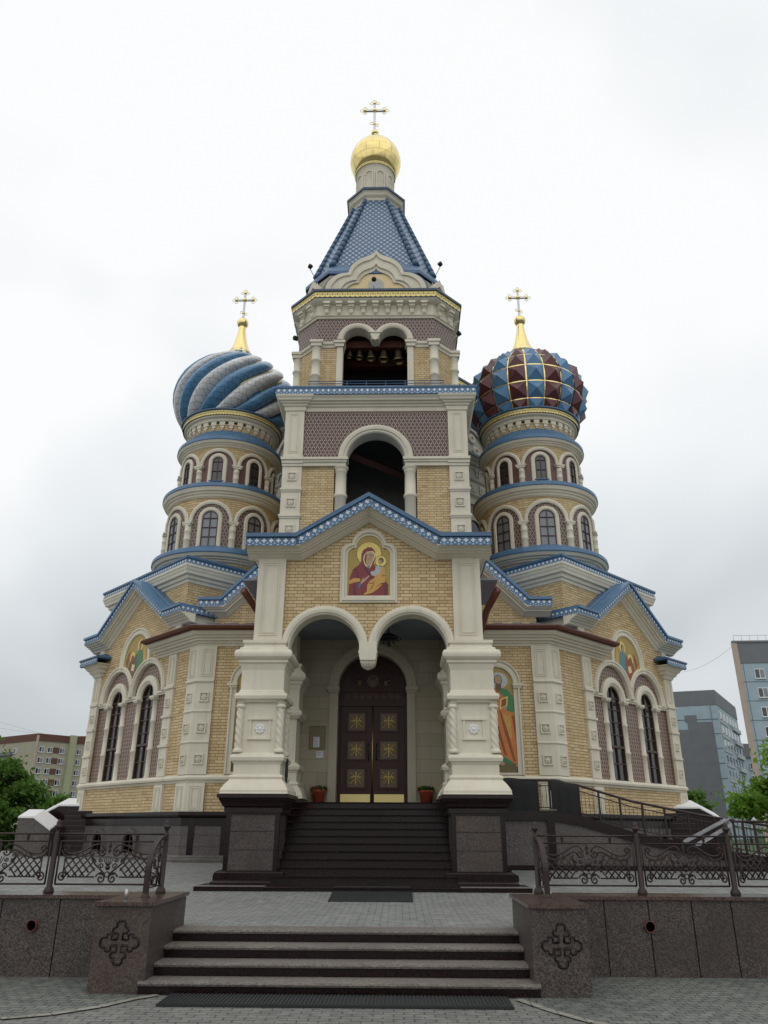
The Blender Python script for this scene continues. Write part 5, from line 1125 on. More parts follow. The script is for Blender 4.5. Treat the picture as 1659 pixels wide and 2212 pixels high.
for q in (-1,1):
    b = MB(); cx = q*1.01; cy = TY+0.16
    b.lathe(cx, cy, [(0.165,8.6),(0.165,10.40),(0.195,10.42),(0.205,10.46),(0.195,10.50),(0.165,10.52),(0.158,11.20),(0.175,11.22),(0.18,11.25),(0.165,11.27),(0.19,11.30),(0.22,11.35),(0.22,11.38)], 'stone', 20); part(b, 'column', tower)
    # corner pilaster
    b = MB(); p0, p1 = sorted((q*2.14, q*TW)); b.box(p0, p1, TY, TY+0.6, 6.3, 13.35, 'stone'); b.box(p0-0.05, p1+0.05, TY-0.115, TY+0.62, 11.543, 11.625, 'stone'); b.box(p0-0.03, p1+0.03, TY-0.07, TY+0.61, 11.443, 11.543, 'stone'); b.box(p0-0.02, p1+0.02, TY-0.035, TY+0.605, 11.363, 11.443, 'stone')
    for z in (10.60, 9.78, 8.96): b.box(p0-0.035, p1+0.035, TY-0.05, TY+0.62, z, z+0.06, 'stone'); b.box(p0-0.015, p1+0.015, TY-0.025, TY+0.61, z-0.05, z, 'stone')
    panel_frame(b, p0+0.13, p1-0.13, 11.80, 13.12, TY, 0.03); pl = part(b, 'pilaster', tower)
    for z in (11.03, 10.21, 9.39): b = MB(); rosette(b, q*2.41, z, 0.27, TY); part(b, 'rosette', tower)
# cornice with blue eave
TP = [(-2.12,TY+0.08),(2.12,TY+0.08)]
b = MB(); CP = [(0,13.20),(0.04,13.21),(0.05,13.33),(0.10,13.35),(0.11,13.40),(0.17,13.42),(0.18,13.46),(0.25,13.48),(0.27,13.53),(0.31,13.57),(0.33,13.61),(0.33,13.63),(0,13.63)]
b.cornice(TP, CP, 'stone')
for q in (-1,1):
    p0, p1 = sorted((q*2.14,q*TW)); pth = [(p0,TY+0.1),(p0,TY),(p1,TY),(p1,15.6)] if q > 0 else [(p0,15.6),(p0,TY),(p1,TY),(p1,TY+0.1)]
    b.cornice(pth, [(a*0.88, z-0.001) for a, z in CP], 'stone')
part(b, 'cornice', tower)
b = MB(); b.rings([[(x, y, z) for x, y in ((-h-0.0,TY-(h-2.70)),(h,TY-(h-2.70)),(h,15.9),(-h,15.9))] for h, z in ((2.95,13.62),(2.985,13.625),(2.985,13.82),(3.01,13.83),(3.01,13.89),(2.6,14.0))], 'blue_trim', True, True, True); part(b, 'eave', tower)
b = MB(); fascia(b, (-2.99,TY-0.29,13.82), (2.99,TY-0.29,13.82), (0,0,1), (0,-1,0), 0.19, 0.165, th=0.002, sc=1.1)
fascia(b, (2.99,TY-0.29,13.82), (2.99,15.8,13.82), (0,0,1), (1,0,0), 0.2, 0.165, th=0.002); fascia(b, (-2.99,15.8,13.82), (-2.99,TY-0.29,13.82), (0,0,1), (-1,0,0), 0.2, 0.165, th=0.002); part(b, 'fascia', tower)
b = MB()
for z in (14.09, 14.18): b.tube([(-2.05,TY-0.1,z),(2.05,TY-0.1,z)], 0.014, 'blue_trim', 5)
for k in range(8): x = -2.05+4.1*k/7; b.tube([(x,TY-0.1,13.9),(x,TY-0.1,14.18)], 0.012, 'blue_trim', 5)
part(b, 'parapet_rail', tower)

# ---------------------------------------------------------------- belfry (square with cut corners)
BX, BY = -0.05, 13.0; A, Wf = 2.50, 1.84; FY = BY-A
b = MB()
xs = sorted(set([-Wf,Wf,0,-1.0101,1.0101,-0.12,0.12,-0.1199,0.1199]+[q*(0.56+0.45*cos(pi*k/20)) for k in range(21) for q in (-1,1)]))
def blo(x):
    ax = abs(x); d = abs(ax-0.56)
    if d <= 0.45 and ax > 0.11995: return 15.88+sqrt(max(0,0.45**2-d*d))
    return (16.08 if ax < 0.2 else 15.80) if ax < 1.0 else 15.60
b.F = frame(BX, 0, 0)
b.wall([(x, blo(x), 16.85) for x in xs], FY, FY+0.4, 'tile_dark', 'stone')
for q in (-1,1): p0, p1 = sorted((q*1.02,q*Wf)); b.box(p0, p1, FY+0.001, FY+0.4, 13.9, 15.6, 'brick')
b.F = None
ring = lambda a_, w_: [(BX+x, BY+y) for x, y in ((w_,-a_),(a_,-w_),(a_,w_),(w_,a_),(-w_,a_),(-a_,w_),(-a_,-w_))]
pth = ring(A, Wf)+[(BX-Wf, BY-A)]
b.cornice(pth, [(0,13.9),(0,15.6),(-0.3,15.6),(-0.3,13.9)], 'brick'); b.cornice(pth, [(0,15.6),(0,16.85),(-0.3,16.85),(-0.3,15.6)], 'tile_dark')
bel = part(b, 'belfry')
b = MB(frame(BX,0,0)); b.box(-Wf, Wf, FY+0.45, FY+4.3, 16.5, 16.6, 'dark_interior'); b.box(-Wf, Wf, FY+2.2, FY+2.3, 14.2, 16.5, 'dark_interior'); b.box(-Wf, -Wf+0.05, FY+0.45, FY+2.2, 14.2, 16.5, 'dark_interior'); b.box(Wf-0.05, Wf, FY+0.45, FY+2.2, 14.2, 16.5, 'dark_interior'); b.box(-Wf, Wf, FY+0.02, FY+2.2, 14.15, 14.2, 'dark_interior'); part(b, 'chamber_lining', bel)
b = MB(frame(BX,0,0)); b.box(-1.7, 1.7, FY+0.6, FY+0.82, 16.02, 16.28, 'wood_red'); b.box(-1.7, 1.7, FY+1.5, FY+1.72, 15.9, 16.15, 'wood_red'); part(b, 'bell_beam', bel)
b = MB(frame(BX,0,0))
for q in (-1,1): b.arch(q*0.56, 15.88, [(0.448,FY+0.38),(0.448,FY-0.04),(0.49,FY-0.07),(0.55,FY-0.08),(0.61,FY-0.06),(0.64,FY-0.01),(0.64,FY+0.01)], 'stone', n=22)
b.box(-0.19, 0.19, FY-0.12, FY+0.35, 16.10, 16.15, 'stone')
b.rings([[(x*h, yy, z) for x, yy in ((-1,FY-0.09),(1,FY-0.09),(1,FY+0.3),(-1,FY+0.3))] for h, z in ((0.155,16.10),(0.155,16.05),(0.11,15.97),(0.07,15.89),(0.03,15.84))], 'stone', True, False, True)
for q in (-1,1):
    p0, p1 = sorted((q*1.01,q*1.20)); b.box(p0, p1, FY-0.05, FY+0.3, 13.9, 15.6, 'stone')
    p0, p1 = sorted((q*0.94,q*1.30)); b.box(p0, p1, FY-0.14, FY+0.3, 15.72, 15.80, 'stone'); p0, p1 = sorted((q*0.98,q*1.26)); b.box(p0, p1, FY-0.10, FY+0.3, 15.6, 15.72, 'stone')
part(b, 'arched_opening', bel)
b = MB(); bp = [(BX+1.26, FY)]+ring(A,Wf)+[(BX-Wf,FY),(BX-1.26,FY)]
b.cornice(bp, [(0,15.58),(0.03,15.59),(0.04,15.66),(0.09,15.69),(0.10,15.77),(0,15.79)], 'stone'); part(b, 'string_course', bel)
for (x, y) in [(BX+q*Wf, FY) for q in (-1,1)]+[(BX+q*A, BY-Wf) for q in (-1,1)]+[(BX+q*A, BY+Wf) for q in (-1,1)]:
    b = MB(); r = 0.135; 
    b.lathe(x, y, [(r,13.9),(r,14.50),(r*1.2,14.52),(r*1.25,14.55),(r*1.2,14.58),(r,14.60),(r,15.05),(r*1.2,15.07),(r*1.25,15.10),(r*1.2,15.13),(r,15.15),(r,15.50),(r*1.25,15.56)], 'stone', 14); b.box(x-0.2, x+0.2, y-0.2, y+0.2, 15.70, 15.79, 'stone'); b.box(x-0.165, x+0.165, y-0.165, y+0.165, 15.58, 15.699, 'stone'); part(b, 'corner_column', bel)
b = MB(); full = ring(A,Wf)+[(BX-Wf,BY-A)]
full = [(BX-Wf,BY-A)]+ring(A,Wf)
b.cornice(full, [(0,16.68),(0.04,16.69),(0.05,16.74),(0.09,16.77),(0.02,16.79),(0.02,17.22),(0.08,17.23),(0.15,17.25),(0.21,17.29),(0.245,17.33),(0.245,17.36),(0,17.36)], 'stone', True)
cor = part(b, 'cornice', bel)
def bracket(b, F_, x):
    b2 = MB(F_)
    b2.box(x-0.105, x+0.105, -0.22, 0.0, 17.15, 17.225, 'stone'); b2.box(x-0.09, x+0.09, -0.16, 0.0, 17.07, 17.15, 'stone'); b2.box(x-0.07, x+0.07, -0.12, 0.0, 17.03, 17.07, 'stone')
    b2.rings([[(x+k*h, yy, z) for k, yy in ((-1,-o),(1,-o),(1,0),(-1,0))] for h, o, z in ((0.062,0.09,17.03),(0.055,0.08,16.88),(0.03,0.05,16.85))], 'stone', True, False, True)
    nb = len(b.v); i0 = b.mat('stone'); b.v += b2.v; b.f += [[nb+j for j in f] for f in b2.f]; b.mi += [i0]*len(b2.f); b.sm += b2.sm
for k in range(9):
    b = MB(); bracket(b, frame(BX, FY-0.02, 0), -1.56+0.39*k); part(b, 'bracket', bel)
chm = (A-Wf)*sqrt(2)
for q in (-1,1):
    F_ = frame(BX+q*(A+Wf)/2, BY-(A+Wf)/2, q*pi/4) @ Matrix.Translation((0,-0.02,0))
    for dx in (-0.23, 0.23): b = MB(); bracket(b, F_, dx); part(b, 'bracket', bel)
    F_ = frame(BX+q*A, BY, q*pi/2) @ Matrix.Translation((0,-0.02,0))
    for k in range(5): b = MB(); bracket(b, F_, -1.56+0.78*k); part(b, 'bracket', bel)
AC, WC = 2.77, 1.94
b = MB(); b.oct(BX, BY, [(AC-0.04,WC-0.02,17.33),(AC,WC,17.34),(AC,WC,17.55),(AC+0.05,WC+0.02,17.56),(AC+0.05,WC+0.02,17.64),(AC-0.5,WC-0.2,17.74),(1.5,1.0,18.0)], 'navy_trim'); part(b, 'eave', bel)
b = MB(); rg = [(BX+x, BY+y) for x, y in ((WC,-AC),(AC,-WC),(AC,WC),(WC,AC),(-WC,AC),(-AC,WC),(-AC,-WC),(-WC,-AC))]
for k in (6,7,0,1,5):
    p, q_ = Vector(rg[k]), Vector(rg[(k+1) % 8]); 
    d = (q_-p).normalized(); o_ = Vector((d.y, -d.x)); 
    lace(b, (*(p+o_*0.006),17.55), (*(q_+o_*0.006),17.55), (0,0,1), (o_.x,o_.y,0), 0.21, 0.16)
part(b, 'gold_lace', bel)
# kokoshnik gables over each side
def kok_outline(s, n=8):
    # trefoil with an ogee tip; half outline from right foot to tip
    R = [(1.66,17.62)]+[(0.95+0.71*cos(a), 17.90+0.70*sin(a)) for a in [pi/2*k/n for k in range(n+1)]]
    R += [(0.92*cos(a), 18.52+0.80*sin(a)) for a in [0.14+(1.16-0.14)*k/n for k in range(n+1)]]
    R += [(0.26,19.29),(0.13,19.37),(0.055,19.45),(0.0,19.56)]
    pts = R+[(-x, z) for x, z in reversed(R[:-1])]
    return [(x*s, 17.62+(z-17.62)*s) for x, z in pts]
for q, (ox, oy) in ((0,(0,-1)),(1,(1,0)),(-1,(-1,0))):
    F_ = frame(BX, BY, q*pi/2) @ Matrix.Translation((0,-2.42,0)); b = MB(F_)
    for (s0, s1, y0) in ((1.0,0.90,-0.02),(0.90,0.80,0.03),(0.80,0.70,-0.01),(0.70,0.62,0.04)): b.ring2(kok_outline(s0), kok_outline(s1), y0, 0.35, 'stone')
    kk = part(b, 'kokoshnik', bel)
    b = MB(F_); b.flat(kok_outline(0.64), 0.09, 'ic_cream'); b.rings([[(rr*cos(2*pi*j/20), 0.085, 18.16+rr*sin(2*pi*j/20)) for j in range(20)] for rr in (0.22,0.27)], 'stone_gray'); b.disc(0,18.16,0.2,0.083,'ic_pale'); part(b, 'painted_panel', bel)
    b = MB(F_); b.ring2(kok_outline(1.035), kok_outline(1.0), 0.02, 0.9, 'blue_trim'); part(b, 'kokoshnik_roof', bel)
for q in (-1,1):
    F_ = frame(BX+q*2.12, BY-2.12, q*pi/4); b = MB(F_)
    b.ring2([(x*0.27, 17.65+(z-17.62)*0.45) for x, z in kok_outline(1)], [(x*0.27, 17.65+(z-17.62)*0.45) for x, z in kok_outline(0.72)], 0, 0.35, 'stone'); b.flat([(x*0.27, 17.65+(z-17.62)*0.45) for x, z in kok_outline(0.75)], 0.06, 'stone_gray'); part(b, 'kokoshnik', bel)
# ---------------------------------------------------------------- tent spire
SX, SY = -0.13, 13.0
b = MB(); b.oct(SX, SY, [(2.15,1.35,17.6),(2.15,1.35,18.35),(2.22,1.4,18.45),(2.3,1.45,18.6)], 'stone'); b.oct(SX, SY, [(2.34,1.50,18.62),(2.36,1.52,18.64),(2.36,1.52,18.76),(2.02,1.42,19.25)], 'blue_trim'); b.oct(SX, SY, [(2.0,1.41,19.22),(1.62,1.14,20.55),(1.22,0.76,21.9),(0.86,0.40,23.3)], 'scale_tiles'); tent = part(b, 'tent_roof')
def tent_corner(k, t):
    a = 2.0+(0.86-2.0)*t; w_ = 1.41+(0.40-1.41)*t
    x, y = ((w_,-a),(a,-w_),(a,w_),(w_,a),(-w_,a),(-a,w_),(-a,-w_),(-w_,-a))[k]; return Vector((SX+x*1.015, SY+y*1.015, 19.22+(23.3-19.22)*t))
for k in (7,0,1,6,2,5):
    b = MB(); n_ = 15
    for i in range(n_):
        p, q_ = tent_corner(k, i/n_), tent_corner(k, (i+1)/n_); r0 = 0.115-0.04*i/n_
        b.tube([p, p+(q_-p)*0.75, q_+(q_-p)*0.05], [r0, r0*0.9, r0*0.84], 'blue_rib', 8)
    part(b, 'roof_rib', tent)
b = MB(); b.oct(SX-0.02, SY, [(0.70,0.29,22.9),(0.74,0.31,23.1),(0.80,0.33,23.15),(0.80,0.33,23.22),(0.88,0.36,23.3),(0.90,0.37,23.38),(0.98,0.41,23.46),(1.02,0.42,23.58),(1.06,0.44,23.62)], 'stone'); b.oct(SX-0.02, SY, [(1.06,0.44,23.62),(1.10,0.455,23.63),(1.10,0.455,23.72),(1.06,0.44,23.76),(0.75,0.3,23.98)], 'navy_trim', False, True)
for x in (-0.33,0.33): b.lathe(SX-0.02+x, SY-0.80, [(0.07,22.95),(0.07,23.2)], 'stone', 8)
part(b, 'spire_cap', tent)
GX = -0.2
b = MB(); b.lathe(GX, SY, [(0.72,23.8),(0.72,25.18),(0.76,25.26),(0.78,25.3)], 'stone', 40)
for k in range(10):
    a = 2*pi*k/10
    def wr(p, a=a): t_ = a+p.x/0.72; r_ = 0.72-p.y; return (GX+r_*cos(t_), SY+r_*sin(t_), p.z)
    b2 = MB(warp=wr); b2.arch(0, 24.8, [(0.13,0.0),(0.13,-0.03),(0.19,-0.03),(0.19,0.0)], 'stone', n=8, leg=24.0); b2.box(0.205,0.245,-0.05,0,24.0,24.9,'stone')
    nb = len(b.v); b.v += b2.v; b.f += [[nb+j for j in f] for f in b2.f]; b.mi += [0]*len(b2.f); b.sm += b2.sm
lan = part(b, 'lantern_drum')
b = MB(); NL = 28
for k in range(NL):
    a0, a1 = 2*pi*k/NL, 2*pi*(k+1)/NL; am = (a0+a1)/2
    lace(b, (GX+0.80*cos(a0), SY+0.80*sin(a0), 25.38), (GX+0.80*cos(a1), SY+0.80*sin(a1), 25.38), (0,0,1), (cos(am), sin(am), 0), 0.12, 0.09)
part(b, 'gold_lace', lan)
b = MB(uvc=(GX, SY, 1.0)); b.lathe(GX, SY, [(0.66,25.37),(0.76,25.39),(0.83,25.48),(0.91,25.65),(0.98,25.86),(1.01,26.05),(1.0,26.18),(0.97,26.35),(0.90,26.56),(0.79,26.75),(0.65,26.90),(0.48,27.03),(0.33,27.12),(0.22,27.2),(0.16,27.32),(0.13,27.5),(0.12,27.6)], 'gold_dome', 48); gd = part(b, 'gilded_dome')
b = MB(); b.sphere((GX-0.04, SY, 27.74), 0.155, 'gold', 18, 12); part(b, 'finial', gd)
b = MB(); trefoil_cross(b, GX-0.06, SY, 27.85, 29.62, 0.045); part(b, 'cross', gd)

# ---------------------------------------------------------------- bells (hang in the belfry), floodlights, small things
for i, (x, R, lab) in enumerate(((-0.90,0.11,'smallest bronze bell, leftmost under the belfry beam'),(-0.58,0.135,'small bronze bell, second from the left in the belfry opening'),(-0.21,0.155,'middle bell of the five hanging in the belfry arch'),(0.20,0.175,'bronze bell just left of the biggest bell in the belfry'),(0.68,0.205,'biggest bronze bell, rightmost in the belfry opening'))):
    t = thing('bell', lab, 'bell', (x, 11.2, 15.95), 'bells hanging in the belfry'); H_ = R*2.1; zt = 15.96; b = MB()
    b.lathe(x, 11.2, [(0.01,zt),(R*0.4,zt-0.01),(R*0.52,zt-0.05),(R*0.56,zt-H_*0.35),(R*0.64,zt-H_*0.6),(R*0.78,zt-H_*0.8),(R*0.98,zt-H_*0.93)], 'bronze', 24); part(b, 'bell_body', t)
    b = MB(); b.lathe(x, 11.2, [(R*0.97,zt-H_*0.93),(R*1.04,zt-H_*0.97),(R*1.0,zt-H_),(R*0.86,zt-H_*0.99),(R*0.75,zt-H_*0.8)], 'brass', 24); part(b, 'rim', t)
    b = MB(); b.tube([(x,11.2,zt-0.02),(x,11.2,zt+0.09)], 0.022, 'black_metal', 6); part(b, 'hanger', t)
def flood(x, y, z, lab, aim, base):
    t = thing('floodlight', lab, 'floodlight', base); b = MB(); b.tube([base,(base[0]+(x-base[0])*0.2, base[1], base[2]+(z-base[2])*0.4),(x+0.0,y,z-0.10)], 0.018, 'steel', 6); part(b, 'bracket', t)
    b = MB(); a = Vector(aim).normalized(); c = Vector((x,y,z)); pts = [c-a*0.07, c-a*0.05, c+a*0.06, c+a*0.07]
    b.tube(pts, [0.03,0.075,0.085,0.08], 'black_metal', 12); part(b, 'lamp_head', t)
flood(-2.45, 12, 20.1, 'small floodlight on a bent arm at the left corner of the tent roof', (0.5,-0.6,0.3), (-2.1,11.8,18.8))
flood(2.18, 12, 20.15, 'small floodlight on a bent arm at the right corner of the tent roof', (-0.5,-0.6,0.3), (1.85,11.8,18.8))
flood(-0.1, 10.15, 17.98, 'floodlight standing on the belfry cornice in front of the painted kokoshnik', (0,0.6,0.4), (-0.1,10.2,17.66))
flood(-2.80, 11.9, 16.98, 'floodlight clamped to the left side of the belfry', (-0.6,-0.5,-0.2), (-2.55,11.9,16.8))
flood(2.72, 11.9, 17.1, 'floodlight clamped to the right side of the belfry', (0.6,-0.5,0.2), (2.45,11.9,16.9))
# lantern hanging in the porch
t = thing('porch_lantern', 'dark iron lantern hanging under the porch ceiling', 'lantern', (0.42,8.3,6.1)); b = MB(); b.tube([(0.42,8.3,6.12),(0.42,8.3,5.95)], 0.012, 'black_metal'); part(b, 'chain', t)
b = MB(); b.lathe(0.42, 8.3, [(0.02,5.97),(0.10,5.93),(0.24,5.86),(0.25,5.82),(0.20,5.80),(0.06,5.79),(0.03,5.70),(0.06,5.66),(0.02,5.62)], 'black_metal', 12)
for k in range(6): a = 2*pi*k/6; b.tube([(0.42+0.1*cos(a),8.3+0.1*sin(a),5.83),(0.42+0.25*cos(a),8.3+0.25*sin(a),5.74),(0.42+0.3*cos(a),8.3+0.3*sin(a),5.84)], 0.014, 'black_metal', 5)
part(b, 'lantern_body', t)
# small black iron hook on the inner face of the left pillar
t = MB(); t.lathe(-1.63, 6.75, [(0.005,2.98),(0.03,2.95),(0.035,2.9),(0.018,2.87),(0.03,2.83),(0.034,2.62),(0.02,2.55),(0.03,2.5),(0.02,2.42),(0.005,2.4)], 'black_metal', 10); t.box(-1.72,-1.64,6.735,6.765,2.6,2.63,'black_metal'); tag(t.build('door_stay', None, (-1.63,6.75,2.4)), 'black iron knob on the inner side of the left front pillar', 'iron fitting')
# gutter spouts beside the porch roof
for q in (-1,1):
    t = MB(); t.tube([(q*2.95,7.5,6.76),(q*2.80,8.6,6.56),(q*2.75,9.7,6.3)], 0.085, 'copper', 10); t.box(min(q*2.46,q*2.95), max(q*2.46,q*2.95), 7.3, 9.4, 6.95, 6.99, 'gray_roof')
    tag(t.build('rain_spout', None, (q*2.8,8.6,6.5)), 'brown copper rain spout %s the porch gable' % ('left of' if q < 0 else 'right of'), 'drain pipe')
# flower pots and notices by the door
for x, lab, cols in ((-1.24,'terracotta pot of pink flowers left of the entrance door',('flower_pink','leaf_dark')),(1.29,'terracotta pot of low dark foliage right of the entrance door',('bark','leaf_dark'))):
    t = thing('flower_pot', lab, 'flower pot', (x,9.55,2.2), 'flower pots beside the entrance'); b = MB(); b.lathe(x, 9.55, [(0.0,2.2),(0.125,2.2),(0.165,2.44),(0.185,2.45),(0.185,2.49),(0.165,2.49),(0.15,2.45),(0.0,2.44)], 'terracotta', 20); part(b, 'pot', t)
    b = MB(); rr = random.Random(int(x*100))
    for i in range(330):
        a, r_ = rr.uniform(0,2*pi), sqrt(rr.random())*0.2; z = 2.47+rr.random()*0.13*(1-r_*2); p = Vector((x+r_*cos(a), 9.55+r_*sin(a), z)); u_ = Vector((rr.uniform(-1,1),rr.uniform(-1,1),rr.uniform(-.5,1))).normalized(); v_ = u_.cross(Vector((0.3,0.5,0.8))).normalized(); s0 = 0.034
        b.add([p-u_*s0, p+v_*s0*0.6, p+u_*s0, p-v_*s0*0.6], [(0,1,2,3)], cols[0] if rr.random() < 0.3 else cols[1])
    part(b, 'plant', t)
for x, z, w_, h_, lab in ((-1.36,3.60,0.15,0.24,'tall white paper notice on the wall left of the door'),(-1.27,3.31,0.17,0.15,'small white paper notice below the tall one left of the door')):
    t = MB(); t.box(x-w_/2, x+w_/2, DY-0.012, DY-0.002, z-h_/2, z+h_/2, 'paper')
    for k in range(int(h_/0.025)-1): t.box(x-w_*0.4, x+w_*(0.4-0.15*(k%3)), DY-0.0135, DY-0.0121, z+h_/2-0.03-k*0.025, z+h_/2-0.024-k*0.025, 'panel_gray')
    tag(t.build('paper_notice', None, (x,DY,z)), lab, 'notice')
t = MB(); t.box(-1.55,-1.14,DY-0.008,DY-0.001,3.42,3.98,'ic_olive'); t.box(-1.53,-1.16,DY-0.0095,DY-0.0081,3.44,3.96,'board'); tag(t.build('notice_board', None, (-1.35,DY,3.4)), 'flat brown notice board behind the tall paper notice', 'notice board')
# ---------------------------------------------------------------- wrought iron fences
def spiral(cx, cz, r0, a0, turns, n=22, k=0.18):
    return [(cx+r0*(1-(1-k)*i/n)*cos(a0+turns*2*pi*i/n), cz+r0*(1-(1-k)*i/n)*sin(a0+turns*2*pi*i/n)) for i in range(n+1)]
def bez(p0, p1, p2, p3, n=12):
    return [tuple((1-t)**3*a+3*(1-t)**2*t*b_+3*(1-t)*t*t*c+t**3*d for a, b_, c, d in zip(p0,p1,p2,p3)) for t in [i/n for i in range(n+1)]]
def panel(mb, W_real):       # local x 0..W, z 0..0.70, drawn 1.36 wide and scaled
    W_ = 1.36; KX = W_real/W_
    T = lambda pts, r=0.011, m='iron': mb.tube([(x*KX, 0, z) for x, z in pts], r, m, 5)
    T([(-0.0,0.69),(W_,0.69)], 0.013); T([(0.03,0.60),(W_-0.03,0.60)], 0.010); T([(0.03,0.10),(W_-0.03,0.10)], 0.012); T([(0.03,0.10),(0.03,0.60)], 0.012); T([(W_-0.03,0.10),(W_-0.03,0.60)], 0.012)
    c = W_/2
    for x in (c-0.34, c+0.34):
        mb.lathe(x*KX, 0, [(0.004,0.685),(0.030,0.665),(0.014,0.655),(0.022,0.64),(0.006,0.605)], 'iron', 8)
    for q in (-1,1):
        X = lambda x: c+q*x
        hw = c-0.03
        # upper double scroll
        S_ = bez((hw-0.05,0.515),(hw-0.11,0.42),(hw*0.62,0.44),(hw*0.40,0.53))+bez((hw*0.40,0.53),(hw*0.25,0.585),(0.08,0.58),(0.055,0.49))[1:]
        T([(X(x),z) for x, z in S_]); S2 = bez((hw-0.03,0.50),(hw-0.06,0.37),(hw*0.66,0.38),(hw*0.42,0.465))+bez((hw*0.42,0.465),(hw*0.30,0.51),(0.15,0.51),(0.15,0.46))[1:]
        T([(X(x),z) for x, z in S2])
        T([(X(x),z) for x, z in spiral(hw-0.085,0.515,0.045,0,1.25)]); T([(X(x),z) for x, z in spiral(0.10,0.475,0.05,pi,1.2)])
        # heart curve
        H_ = bez((0.20,0.47),(0.27,0.36),(0.10,0.30),(0.035,0.22)); T([(X(x),z) for x, z in H_])
        # lattice
        import math as _m
        def zt(x): return 0.40+0.09*(1-min(1,abs(x-hw*0.42)/(hw*0.5)))
        L0, L1 = 0.205, hw-0.085
        T([(X(L1),0.17),(X(L1),0.41)], 0.010); T([(X(0.16),0.185),(X(L1-0.06),0.185)], 0.010)
        st = 0.095
        for sgn in (-1,1):
            for k in range(-6,14):
                pts = []
                for i in range(40):
                    z = 0.185+0.28*i/39; x = L0-0.3+st*k+sgn*(z-0.185)*0.92+(0.26 if sgn < 0 else 0)
                    ok = 0.155+(0.08 if z < 0.25 else 0.0)+0.0 <= x <= L1 and z <= zt(x) and x > 0.06+0.5*(z-0.2)
                    if ok: pts.append((X(x), z))
                if len(pts) > 4: T([pts[0], pts[-1]], 0.0095)
        # lower scrolls
        T([(X(x),z) for x, z in spiral(hw-0.075,0.185,0.060,pi*0.9,-1.45)]); T([(X(x),z) for x, z in spiral(0.075,0.165,0.055,pi*0.4,1.35)])
        T([(X(x),z) for x, z in bez((0.035,0.22),(0.07,0.26),(0.13,0.22),(0.14,0.185))])
        T([(X(x),z) for x, z in spiral(0.085,0.31,0.035,0,1.2)], 0.008); T([(X(x),z) for x, z in spiral(0.105,0.385,0.028,pi,1.2)], 0.008)
    for k in range(-2,3): T([(c,0.30),(c+0.022*k,0.36),(c+0.035*k,0.42)], 0.006)
    mb.lathe(c*KX, 0, [(0.004,0.26),(0.03,0.28),(0.035,0.305),(0.01,0.32)], 'iron', 8); mb.lathe(c*KX, 0, [(0.004,0.46),(0.022,0.49),(0.008,0.51),(0.026,0.545),(0.005,0.595)], 'iron', 8)
    T(spiral(c,0.215,0.03,0,1,14,1.0), 0.008)
def post(mb, x, y, z0):
    mb.lathe(x, y, [(0.062,z0),(0.066,z0+0.02),(0.058,z0+0.045),(0.050,z0+0.06),(0.036,z0+0.075),(0.036,z0+0.66),(0.028,z0+0.70)], 'iron', 14)
def finial(mb, x, y, z0):
    mb.lathe(x, y, [(0.028,z0+0.70),(0.020,z0+0.72),(0.024,z0+0.745),(0.046,z0+0.77),(0.048,z0+0.79),(0.03,z0+0.80),(0.032,z0+0.82),(0.026,z0+0.845),(0.010,z0+0.862),(0.002,z0+0.87)], 'iron', 14)
ZF = 0.888
for s_, yf, xs_, lab in ((-1, 1.22, [2.37,3.80,5.23,6.66,8.1], 'ornate brown wrought iron fence on the left granite wall'), (1, 1.52, [2.46,3.79,4.98,6.17,7.36], 'ornate brown wrought iron fence on the right granite wall, below the ramp')):
    t = thing('iron_fence', lab, 'fence', (s_*2.4, yf, ZF), 'iron fences on the granite walls')
    for i, x in enumerate(xs_):
        b = MB(); post(b, s_*x, yf, ZF); o = part(b, 'post', t); b = MB(); finial(b, s_*x, yf, ZF); part(b, 'finial', o)
        if i+1 < len(xs_):
            W_ = xs_[i+1]-x-0.07; x0 = s_*x+0.035 if s_ > 0 else -xs_[i+1]+0.035
            b = MB(Matrix.Translation((x0, yf, ZF))); panel(b, W_); part(b, 'panel', t)
    # short end panel coming forward with a curved top rail
    x = s_*xs_[0]; y1 = yf-0.62
    b = MB(); rail = [(x, yf-0.03, ZF+0.655)]+[(x, yf-0.06-0.56*sin(a), ZF+0.30+0.36*cos(a)) for a in [pi/2*k/12 for k in range(13)]]+[(x, y1, ZF+0.02)]
    b.rings([[(p[0]+dx, p[1]+dy*0.8, p[2]+dz) for dx, dy, dz in ((-0.032,0,0.018),(0.032,0,0.018),(0.032,0,-0.018),(-0.032,0,-0.018))] if k < 11 else [(p[0]+dx, p[1]+dz, p[2]) for dx, dz in ((-0.032,-0.018),(0.032,-0.018),(0.032,0.018),(-0.032,0.018))] for k, p in enumerate(rail)], 'iron', True, True, True)
    b.lathe(x, y1, [(0.055,ZF),(0.055,ZF+0.015),(0.03,ZF+0.045)], 'iron', 12); part(b, 'curved_rail', t)
    b = MB(); T3 = lambda pts, r=0.010: b.tube([(x, yf-u, ZF+z) for u, z in pts], r, 'iron', 5)
    T3([(0.04,0.10),(0.60,0.10)]); T3([(0.09,0.10),(0.09,0.60)]); T3([(0.09,0.55),(0.3,0.52),(0.48,0.36),(0.55,0.12)]);
    T3(spiral(0.2,0.2,0.07,0,1.4)); T3(spiral(0.42,0.19,0.06,pi,1.4)); T3(spiral(0.2,0.42,0.06,0,1.3)); T3(bez((0.12,0.3),(0.2,0.36),(0.3,0.24),(0.42,0.34))); T3([(0.12,0.12),(0.40,0.42)],0.008); T3([(0.14,0.42),(0.45,0.12)],0.008); T3(spiral(0.38,0.36,0.045,0,1.3)); part(b, 'end_panel', t)
